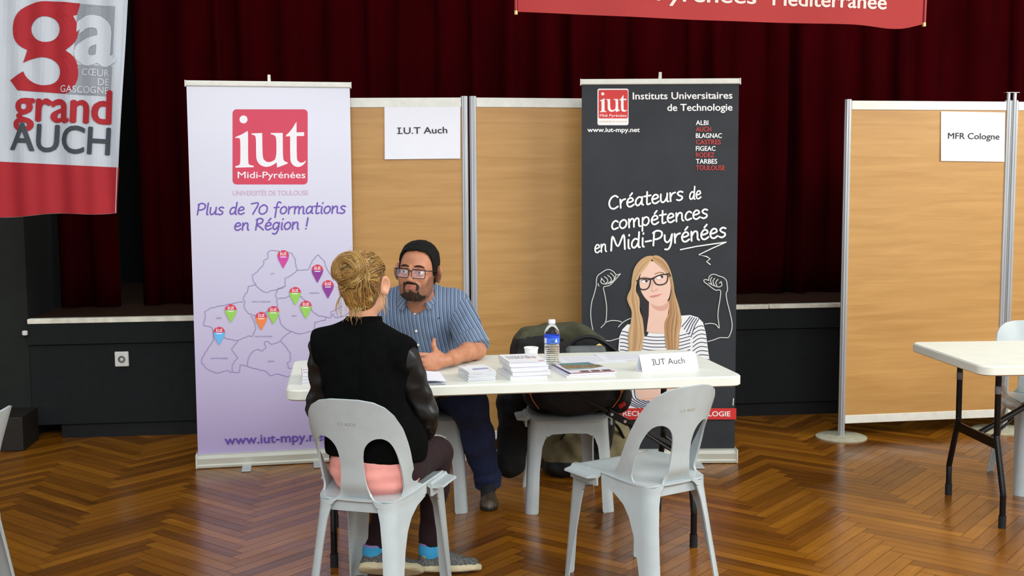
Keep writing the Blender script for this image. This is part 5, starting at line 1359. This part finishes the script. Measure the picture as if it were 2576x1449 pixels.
for nm, s, e in (('l', SH_L, EL_L), ('r', SH_R, EL_R)):
    ax = (e - s) / np.linalg.norm(e - s); a, c = s + (e - s) * .10, s + (e - s) * .86; side = np.cross(ax, (0, 1, 0)); side /= np.linalg.norm(side)
    def sl(P, a=a, c=c): return np.maximum(cap(P, a, c, .074, .067) + folds(P) * 1.1, (P - c) @ ax)
    solid('sleeve', sl, np.minimum(a, c) - .11, np.maximum(a, c) + .11, .0058, m_shirt, MAN, attr={'stripe': lambda V, side=side: V @ side}, world_space=True)
    c2 = s + (e - s) * .985
    def cf(P, a=s + (e - s) * .72, c=c2): return smax(smax(cap(P, a, c, .0735, .0715) + .6 * folds(P), (P - c) @ ax, .008), (a - P) @ ax, .006)
    solid('cuff', cf, np.minimum(s, e) - .10, np.maximum(s, e) + .10, .0055, m_cuffm, MAN, attr={'stripe': lambda V, side=side: (V @ side) * 1.15}, world_space=True)
# collar
b = MB(); cn = Vector((-.430, 5.062, 1.004)); n = 30; rows = []
for i in range(n + 1):
    t = -2.62 + 5.24 * i / n; fr = sstep(np.array(abs(t)), 1.7, 2.62)                # from front left round the back to front right
    dx, dy = math.sin(t), math.cos(t)
    ins = cn + Vector((dx * .073, dy * .070 - .012 * fr, .016 - .030 * fr)); topp = cn + Vector((dx * .071, dy * .070 - .014 * fr, .036 - .034 * fr))
    low = cn + Vector((dx * (.090 + .022 * fr), dy * (.086 + .030 * fr) - .014 * fr, .006 - .042 * fr ** 1.6)); rows.append((ins, topp, low))
for r_ in rows: b.v += [tuple(p) for p in r_]
for i in range(n):
    for j in range(2): b.f.append((3 * i + j, 3 * i + 3 + j, 3 * i + 4 + j, 3 * i + 1 + j)); b.mi.append(0)
o = b.build('collar', m_cuffm, None, smooth=1.2); loc_man(o); a_ = o.data.attributes.new('stripe', 'FLOAT', 'POINT'); a_.data.foreach_set('value', [.085 * (-2.62 + 5.24 * (i // 3) / n) for i in range(3 * (n + 1))])
md = o.modifiers.new('cloth', 'SOLIDIFY'); md.thickness = .003; md.offset = 0
m_btn = mat('pearl_button', (224, 224, 216), .3, noise=.05, scale=90)
for z in (.945, .868, .80):
    x = -.436 - .06 * (z - .95); y = hit_y(shirt_sdf, x, z, 4.90, 5.2); b = MB(); b.lathe([(0, -.002), (.0056, -.002), (.0062, 0), (.0056, .002), (0, .0015)], 20); o = b.build('button', m_btn, None, smooth=.6, loc=(x, y - .0015, z), rot=(PI / 2, 0, 0)); loc_man(o)
b = MB(); x, z = -.330, .925; y = hit_y(shirt_sdf, x, z, 4.90, 5.2); b.tube([(x - .008, y - .002, z), (x + .002, y - .003, z - .002), (x + .006, y - .002, z + .004)], .0014, 6); b.tube([(x - .002, y - .003, z - .001), (x - .004, y - .002, z - .006)], .0012, 6); loc_man(b.build('embroidered_mark', m_beard, None))
# jeans and shoes
m_denim = mat('dark_blue_denim', (30, 44, 80), .85, noise=.22, scale=34, bump=.3, bscale=420); m_shoe_m = mat('brown_leather_shoe', (84, 72, 56), .42, noise=.2, scale=22, bump=.1, bscale=200); m_sole_m = mat('dark_shoe_sole', (40, 34, 28), .6, noise=.1, scale=30)
def jeans(P):
    d = ell(P, HIP, (.20, .165, .115))
    for h, k, a in ((HL, KN_L, AN_L), (HR, KN_R, AN_R)): d = smin(d, chain(P, [h, k, k + (a - k) * .4, a, a + np.array((0, .0, -.035))], [.098, .078, .074, .060, .060], .04), .03)
    d = d + .006 * wob(P, 48, 61) + .004 * wob(P * np.array([.5, .5, 1.4]), 80, 62) * sstep(.3 - P[:, 2], 0, .15)
    return np.maximum(np.maximum(d, P[:, 2] - .615), .060 - P[:, 2])
solid('jeans', jeans, (-.80, 4.88, .06), (-.02, 5.56, .66), .0085, m_denim, MAN, world_space=True)
def shoe(P, heel, toe, S=1.0):
    """low shoe: sole flat on z=0 between heel and toe points"""
    heel = np.array(heel, float); toe = np.array(toe, float); d = toe - heel; L = np.linalg.norm(d[:2]); d = d / np.linalg.norm(d); s = np.array((-d[1], d[0], 0)); q = P - heel; a = q @ d; c = q @ s; z = P[:, 2] - heel[2]
    Q = np.stack([a / L, c, z], -1); w = np.interp(Q[:, 0], (-.1, 0, .12, .4, .68, .9, 1.02), (.02, .030, .035, .034, .046, .040, .018)) * S; h = np.interp(Q[:, 0], (-.05, .05, .25, .45, .7, .95, 1.03), (.07, .110, .112, .092, .066, .052, .03)) * S
    r = np.sqrt((c / w) ** 2 + (np.maximum(z, 0) / h) ** 2 + .0) - 1; up = r * .033 * S; e = smax(up, np.maximum(-a - .012, a - L - .006), .03)
    return smax(e, -z, .012), z, Q[:, 0]
m_sock_m = mat('dark_grey_sock', (34, 34, 38), .85, noise=.1, scale=60)
for a in (AN_L, AN_R):
    f = lambda P, a=a: smin(cap(P, a + np.array((0, 0, .06)), a - np.array((0, 0, .03)), .046, .044), cap(P, a, a + np.array((0, -.10, -.058)), .040, .032), .02)
    solid('sock', f, a - np.array((.08, .19, .10)), a + np.array((.08, .08, .13)), .0065, m_sock_m, MAN, world_space=True)
for heel, toe in (((-.122, 5.405, 0), (-.112, 5.135, 0)), ((-.685, 5.315, 0), (-.735, 5.045, 0))):
    f = lambda P, heel=heel, toe=toe: shoe(P, heel, toe)[0]; lo = np.minimum(heel, toe) - .09; hi = np.maximum(heel, toe) + .09; lo[2] = -.01; hi[2] = .14
    so_ = solid('shoe', f, lo, hi, .0055, [m_shoe_m, m_sole_m], MAN, lambda C: (C[:, 2] < .020).astype(int), world_space=True)
    hv, tv = Vector(heel), Vector(toe); dv = (tv - hv).normalized(); sv = Vector((-dv.y, dv.x, 0)); b = MB()
    for k in range(4):
        p = hv.lerp(tv, .42 + .075 * k); zz = float(np.interp(.42 + .075 * k, (.25, .45, .7), (.112, .092, .066))) + .002; b.tube(spline([p + sv * .028 + Vector((0, 0, zz - .016)), p + Vector((0, 0, zz)), p - sv * .028 + Vector((0, 0, zz - .016))], 4), .0022, 6)
    lc = b.build('laces', m_sole_m, so_, smooth=1)

# ================================================================== the woman seated in front
WOM = empty('person', (-.48, 3.97, 0), 0, 'seated woman seen from behind with a blonde bun, black jacket and pink top', 'person')
def loc_wom(o): o.parent = WOM; o.matrix_parent_inverse = Matrix.Translation(-WOM.location); return o
m_skin_w = skin_mat('skin_woman', (196, 142, 112), (212, 160, 130))
WS = .965
w_loc, w_wld, w_R = frame((-.530, 4.00, 1.165), -.05, .05, PI - .22, WS)
wN_A, wN_B = w_wld((0, .030, -.055)), np.array((-.530, 3.985, .985))
wSH_L, wEL_L, wWR_L = np.array((-.672, 3.995, .945)), np.array((-.700, 4.045, .705)), np.array((-.54, 4.27, .615))
wSH_R, wEL_R, wWR_R = np.array((-.392, 3.935, .920)), np.array((-.318, 3.985, .705)), np.array((-.335, 4.195, .590))
wHL, wHR = np.array((-.570, 3.985, .525)), np.array((-.405, 3.94, .525)); wKN_L, wKN_R = np.array((-.440, 4.39, .48)), np.array((-.297, 4.325, .475))
wAN_L, wAN_R = np.array((-.548, 4.275, .088)), np.array((-.332, 4.300, .090))
R_T = rot3(0, 0, -.17)
def w_torso(P, g=0.0):
    d = ell(P, (-.531, 3.965, .885), (.150 + g, .092 + g, .125 + g), R_T); d = smin(d, ell(P, (-.517, 3.945, .745), (.128 + g, .088 + g, .14 + g), R_T), .07)
    d = smin(d, ell(P, (-.490, 3.96, .585), (.158 + g, .108 + g, .14 + g), R_T), .07); d = smin(d, cap(P, wSH_L, wSH_R, .046 + g), .05)
    for s in (wSH_L, wSH_R): d = smin(d, cap(P, (-.530, 3.985, 1.015), s + np.array((0, 0, .004)), .045 + g, .044 + g), .03)      # trapezius
    return d
def woman_sdf(P):
    d = head_sdf(w_loc(P)) * WS; d = smin(d, cap(P, wN_A, wN_B, .047, .052), .02); d = smin(d, w_torso(P, -.012), .03)
    for s, e, w, hd in ((wSH_L, wEL_L, wWR_L, ((.75, .6, -.25), (.2, .2, .9))), (wSH_R, wEL_R, wWR_R, ((-.45, .85, -.2), (-.2, .1, .95)))):
        d = smin(d, chain(P, [s, e, e + (w - e) * .3, w], [.040, .033, .032, .022], .02), .02); d = smin(d, hand_sdf(P, w, hd[0], hd[1], S=.92, curl=(.3, .35, .4, .45), thumb_up=.6), .01)
    for h, k, a in ((wHL, wKN_L, wAN_L), (wHR, wKN_R, wAN_R)): d = smin(d, chain(P, [h, k, k + (a - k) * .3, a], [.078, .052, .048, .030], .03), .03)
    for a, t in ((wAN_L, (.12, .0, -.045)), (wAN_R, (.11, .02, -.055))): d = smin(d, cap(P, a, a + np.array(t), .030, .022), .02)
    return d
print('woman body')
solid('body', woman_sdf, None, None, .008, [m_skin_w], WOM, relax=1, world_space=True, axes=[axis(-.80, -.14, .008, [(-.62, -.44)], .0026), axis(3.80, 4.56, .008, [(3.88, 4.12)], .0026), axis(.0, 1.32, .008, [(1.03, 1.27)], .0026)])
eyeball(WOM, w_wld, w_R, WS, w_R @ np.array((0, -1, 0)), loc_wom)
# jacket
m_jack = mat('black_wool_jacket', (8, 9, 9), .95, noise=.2, scale=40, bump=.25, bscale=500, spec=.08); m_leather = mat('black_leather_sleeve', (9, 11, 11), .42, noise=.3, scale=14, bump=.25, bscale=30)
def wfold(P): return .004 * wob(P * np.array([1, 1, .6]), 40, 71) + .002 * wob(P, 90, 72)
def jacket(P):
    d = w_torso(P, .012) + wfold(P); lowz = ell(P, (-.487, 3.958, .60), (.182, .132, .16), R_T); d = smin(d, lowz, .04)
    for s, e in ((wSH_L, wEL_L), (wSH_R, wEL_R)): d = smin(d, cap(P, s, s + (e - s) * .06, .058, .054), .03)
    t = P @ R_T; d = d + .0035 * np.exp(-((P[:, 0] + .535 - .02 * (P[:, 2] - .8)) / .0035) ** 2) * (P[:, 1] < 3.97)
    d = smax(d, -cap(P, wN_A, wN_B + np.array((0, 0, .02)), .053, .058), .004)
    for sh in (wSH_L, wSH_R):                               # armhole seams
        n_ = sh - np.array((-.530, 3.985, sh[2] + .02)); n_ /= np.linalg.norm(n_); d = smax(d, (P - sh) @ n_ - .040 - .15 * sstep(.90 - P[:, 2], 0, .16), .008)
    hem = .556 - .09 * (P[:, 0] + .50) + .006 * np.sin(P[:, 0] * 30); return smax(d, hem - P[:, 2], .008)
print('jacket'); solid('jacket', jacket, (-.78, 3.78, .50), (-.26, 4.16, 1.10), .0062, m_jack, WOM, world_space=True)
def wcollar(P):
    q = P - np.array((-.530, 3.990, 1.02)); r = np.sqrt((q[:, 0] / 1.04) ** 2 + q[:, 1] ** 2); rr = .061 - .10 * q[:, 2]
    return smax(smax(np.abs(r - rr) - .0045, q[:, 2] - .034 - .10 * q[:, 1] * -1, .004), -.035 - q[:, 2], .003)
solid('collar', wcollar, (-.63, 3.88, .97), (-.43, 4.09, 1.09), .0034, m_jack, WOM, world_space=True)
def wsleeve(P, s, e, w): 
    k = 1.0 + .0 * P[:, 0]
    d = chain(P, [s, e, e + (w - e) * .5, w], [.059, .047, .043, .036], .03)
    ax = (w - e) / np.linalg.norm(w - e); fl = .0065 * np.abs(wob(P * np.array([1, 1, 1.0]), 62, 81)) + .003 * wob(P, 120, 82)
    return smax(d + fl - .003, (P - w) @ ax - .0, .006)
for s, e, w in ((wSH_L, wEL_L, wWR_L), (wSH_R, wEL_R, wWR_R)):
    s2 = s + (e - s) * .06; w = w + (w - e) * .12; pts = np.stack([s2, e, w]); solid('leather_sleeve', lambda P, s=s2, e=e, w=w: wsleeve(P, s, e, w), pts.min(0) - .09, pts.max(0) + .09, .0055, m_leather, WOM, world_space=True)
# pink top, leggings, socks, shoes
m_pink = mat('pink_jersey', (240, 164, 154), .8, noise=.08, scale=16, bump=.2, bscale=300); m_legg = mat('dark_plum_leggings', (36, 17, 22), .95, noise=.15, scale=30); m_sock = mat('turquoise_sock', (58, 162, 212), .8, noise=.06, scale=40); m_sockb = mat('sock_lilac_band', (150, 130, 190), .8); m_sneak = mat('grey_speckled_sneaker', (38, 42, 43), .75, noise=.6, scale=170, col2=(120, 122, 116)); m_solew = mat('cream_rubber_sole', (200, 190, 154), .55, noise=.06, scale=30); m_yel = mat('sock_yellow_patch', (210, 200, 60), .8)
def top_(P):
    d = ell(P, (-.490, 3.955, .52), (.166, .130, .135), R_T); d = smin(d, w_torso(P, .004), .03) + .005 * wob(P * np.array([.6, .6, 1.8]), 55, 91)
    return np.maximum(np.maximum(d, P[:, 2] - .72), .428 - P[:, 2])
solid('pink_top', top_, (-.70, 3.79, .41), (-.28, 4.12, .74), .007, m_pink, WOM, world_space=True)
def legg(P):
    d = ell(P, (-.488, 3.98, .535), (.155, .10, .07), R_T)
    for h, k, a in ((wHL, wKN_L, wAN_L), (wHR, wKN_R, wAN_R)): d = smin(d, chain(P, [h, k, k + (a - k) * .32, a], [.086, .056, .054, .040], .035), .02)
    return np.maximum(d + .002 * wob(P, 60, 95), .112 - P[:, 2])
solid('leggings', legg, (-.72, 3.82, .10), (-.16, 4.52, .66), .0075, m_legg, WOM, world_space=True)
for a in (wAN_L, wAN_R):
    f = lambda P, a=a: np.maximum(smin(cap(P, a + np.array((0, 0, .055)), a - np.array((0, 0, .02)), .0385, .036), cap(P, a, a + np.array((.045, .0, -.03)), .036, .030), .02), P[:, 2] - .130)
    solid('sock', f, a - .075, a + np.array((.14, .075, .075)), .0045, [m_sock, m_sockb, m_yel], WOM, lambda C, a=a: np.where(C[:, 2] > .122, 1, np.where((C[:, 2] < .080) & (C[:, 0] < a[0] - .012) & (C[:, 1] < a[1]), 2, 0)), world_space=True)
def wshoe(P, heel, ang, roll):
    """sneaker: heel point on the floor, toe direction ang, rolled onto its outer edge"""
    R = rot3(0, 0, ang) @ rot3(roll, 0, 0); q = (P - np.array(heel)) @ R; d, z, t = shoe(q, (0, 0, 0), (.238, 0, 0), .92)
    lip = smax(np.abs(z - .014) - .013, np.sqrt(((q[:, 0] - .119) / .128) ** 2 + (q[:, 1] / np.interp(q[:, 0], (0, .06, .16, .24), (.034, .034, .045, .036))) ** 2) * .04 - .0395, .006)
    return np.minimum(smax(d, -z + .004, .004), lip), z, q
for (heel, ang, roll), a in ((((-.588, 4.222, .034), -.08, -.78), wAN_L), (((-.368, 4.272, .012), .08, -.25), wAN_R)):
    f = lambda P, h=heel, g=ang, r=roll: wshoe(P, h, g, r)[0]; c = np.array(heel) + np.array((.12, 0, .04))
    so_ = solid('sneaker', f, c - np.array((.17, .11, .09)), c + np.array((.17, .11, .11)), .005, [m_sneak, m_solew], WOM, lambda C, h=heel, g=ang, r=roll: (wshoe(C, h, g, r)[1] < .0265).astype(int), world_space=True)

# blonde hair gathered in a bun
m_hbase = mat('hair_base', (112, 84, 42), .5, noise=.45, scale=150, bump=.6, bscale=320, stretch=(1, 1, .22))
m_hb = [mat('hair_honey', (156, 116, 60), .4, noise=.25, scale=60, spec=.5), mat('hair_gold', (190, 150, 82), .38, noise=.2, scale=60, spec=.5), mat('hair_brown', (100, 72, 36), .5, noise=.25, scale=60), mat('hair_pale', (206, 178, 112), .4, noise=.1, scale=60)]
def whl(q):
    az = np.arctan2(np.abs(q[:, 0]), -q[:, 1]); return np.interp(az, (0, .5, .8, 1.1, 1.35, 1.6, 1.9, 2.2, 3.2), (.075, .068, .045, -.005, .0, .03, -.03, -.075, -.092))
def hairw(P):
    q = w_loc(P); b = smin(ell(q, (0, .016, .034), (.080, .101, .089)), ell(q, (0, .030, -.030), (.062, .070, .070)), .03)
    return np.maximum(b + .0016 * wob(q * np.array([1, 1, .35]), 260, 97) - .002, whl(q) - q[:, 2] + .004 * wob(q, 90, 98)) * WS
wc = w_wld((0, .01, .02)); hw = solid('hair', hairw, wc - .15, wc + .15, .0034, m_hbase, WOM, world_space=True)
BUN = np.array((-.562, 3.893, 1.226)); bax = BUN - np.array((-.530, 4.00, 1.185)); bax /= np.linalg.norm(bax); b1 = np.cross(bax, (0, 0, 1)); b1 /= np.linalg.norm(b1); b2 = np.cross(b1, bax)
def bun(P):
    q = P - BUN; a = q @ bax; x = q @ b1; y = q @ b2; r = np.sqrt(x * x + y * y); th = np.arctan2(y, x)
    d = np.sqrt((np.maximum(0, r - .031)) ** 2 + a * a) - .0255; d = smin(d, ell(P, BUN - bax * .03, (.046, .046, .045)), .02)
    return d + .0012 * wob(P, 150, 101)
solid('bun', bun, BUN - .10, BUN + .10, .0033, m_hbase, WOM, world_space=True)
def skull(P):
    q = w_loc(P); return smin(ell(q, (0, .016, .034), (.080, .101, .089)), ell(q, (0, .030, -.030), (.062, .070, .070)), .03) * WS
def strands():
    rg = random.Random(21); b = MB(); L_ = []
    def ellp(az, elv, lift):
        v = np.array((math.sin(az) * math.cos(elv), -math.cos(az) * math.cos(elv), math.sin(elv))); p = v * np.array((.0815, .1025, .0905)) + np.array((0, .016, .032))
        if v[2] < 0: p = v * np.array((.074, .090, .105)) + np.array((0, .020, .030))
        return w_wld(p * (1 + lift))
    base = BUN - bax * .022
    for i in range(1500):                                   # drawn back from the hairline to the knot
        az = rg.choice((-1, 1)) * rg.uniform(.25, PI); hz = float(np.interp(abs(az), (0, .5, .8, 1.1, 1.35, 1.6, 1.9, 2.2, 3.2), (.075, .068, .045, .045, .050, .050, .0, -.075, -.092))); el = math.asin(max(-.97, min(.85, (hz - .032) / (.0905 if hz > .032 else .125)))) + rg.uniform(0, .30) * rg.random()
        l0 = rg.uniform(.0, .03); st = np.array(ellp(az, el, l0)); n = 9; pts = []
        ang = rg.uniform(0, 2 * PI); tgt = base + (b1 * math.cos(ang) + b2 * math.sin(ang)) * rg.uniform(.015, .045)
        c = np.array(w_wld((0, .016, .020)))
        for k in range(n):
            t = k / (n - 1); p = st * (1 - t) + tgt * t; v = p - c; r0, r1 = np.linalg.norm(st - c), np.linalg.norm(tgt - c); v = v / np.linalg.norm(v) * (r0 * (1 - t) + r1 * t + .006 * math.sin(PI * t)); pts.append(c + v + np.array([rg.gauss(0, .0008) for _ in range(3)]))
        sh = math.sin(az * 9 + 2 * math.sin(el * 5)) + .6 * math.sin(az * 23 + el * 7) + rg.gauss(0, .55)
        L_.append((spline(pts, 2), rg.uniform(.0006, .0013), 2 if sh < -.75 else 0 if sh < .35 else 1 if sh < 1.25 else 3))
    A = np.array([np.array(p) for p, _, _ in L_]); fl_ = A.reshape(-1, 3); c = np.array(w_wld((0, .016, .010)))
    for _ in range(3):
        dd = np.minimum(skull(fl_), 1); dv = fl_ - c; dv /= np.linalg.norm(dv, axis=1, keepdims=True); fl_ = fl_ + dv * np.maximum(0, .0022 - dd)[:, None]
    A = fl_.reshape(A.shape) + np.array([[rg.gauss(0, .0012) for _ in range(3)] for _ in L_])[:, None, :]
    for P_, (_, w, m_) in zip(A, L_): b.tube([tuple(p) for p in P_], [w * (.5 + .5 * math.sin(PI * min(1, .15 + j / 16))) for j in range(17)], 5, m_)
    for lk in range(32):                                   # locks wound loosely round the bun
        ax_ = bax + np.array([rg.gauss(0, .34) for _ in range(3)]); ax_ /= np.linalg.norm(ax_); e1 = np.cross(ax_, (.3, .2, 1)); e1 /= np.linalg.norm(e1); e2 = np.cross(e1, ax_)
        R0 = rg.uniform(.046, .060) if lk % 2 else rg.uniform(.018, .050); off = (rg.uniform(.020, .034) if R0 < .040 else rg.uniform(-.016, .016)); th0 = rg.uniform(0, 2 * PI); ln = rg.uniform(2.6, 5.2); wv = rg.uniform(-.008, .008); tone = rg.choice((0, 0, 1, 1, 2, 3)); rb = rg.uniform(.010, .0145); tw = rg.uniform(-2.5, 2.5)
        for i in range(70):
            ra, pa = rb * math.sqrt(rg.random()), rg.uniform(0, 2 * PI); pts = []; n = 16; d0 = rg.uniform(-.15, .15)
            for k in range(n):
                t = k / (n - 1); a = th0 + d0 + ln * t; q = pa + tw * t; rr = R0 + ra * math.cos(q) - .006 * t; hh = off + wv * math.sin(a * 2) + ra * math.sin(q)
                pts.append(BUN + (e1 * math.cos(a) + e2 * math.sin(a)) * rr + ax_ * hh)
            w = rg.uniform(.0006, .0012); b.tube(pts, [w * (.35 + .65 * math.sin(PI * j / 15)) for j in range(n)], 5, tone if rg.random() < .6 else rg.choice((0, 1, 2, 3)))
    for i in range(82):                                    # loose wisps: flyaways round the bun, nape, temples
        if i < 34: th = rg.uniform(0, 2 * PI); st = BUN + (b1 * math.cos(th) + b2 * math.sin(th)) * .058; d = (b1 * math.cos(th + 1.2) + b2 * math.sin(th + 1.2)) * rg.uniform(.02, .05) + np.array((0, 0, rg.uniform(-.01, .01))); pts = [st, st + d * .5 + (st - BUN) * .12, st + d + (st - BUN) * rg.uniform(-.2, .1)]
        elif i < 64: x = rg.gauss(.010, .020); st = np.array(w_wld((x, .085, -.062 + rg.uniform(-.01, .01)))); L = rg.uniform(.02, .075); pts = [st, st + np.array((rg.gauss(0, .006), -.012, -L * .55)), st + np.array((rg.gauss(.004, .012), -.004 - .2 * L, -L))]
        else: sx = rg.choice((1, 1, 1, -1)); st = np.array(w_wld((sx * .070, .03 + rg.uniform(-.03, .02), -.02))); pts = [st, st + np.array((-sx * -.0 + rg.gauss(-.012, .006) * sx, -.01, -.03)), st + np.array((rg.gauss(-.016, .008) * sx, -.012, -.07 - rg.random() * .03))]
        b.tube(spline(pts, 5), [.0006 * (1 - j / 14) + .0002 for j in range(11)], 5, rg.choice((0, 1, 3, 3)))
    st = np.array(w_wld((.076, -.02, -.02))); b.tube(spline([st, st + np.array((-.028, -.0, -.03)), st + np.array((-.040, 0, -.065)), st + np.array((-.034, 0, -.10))], 6), [.0022, .0024] + [.0026] * 12 + [.0018, .0012, .0008, .0006, .0004], 6, 3)
    return b
strand_b = strands(); o = strand_b.build('hair_strands', m_hb, None, smooth=2); loc_wom(o); o['kind'] = 'stuff'
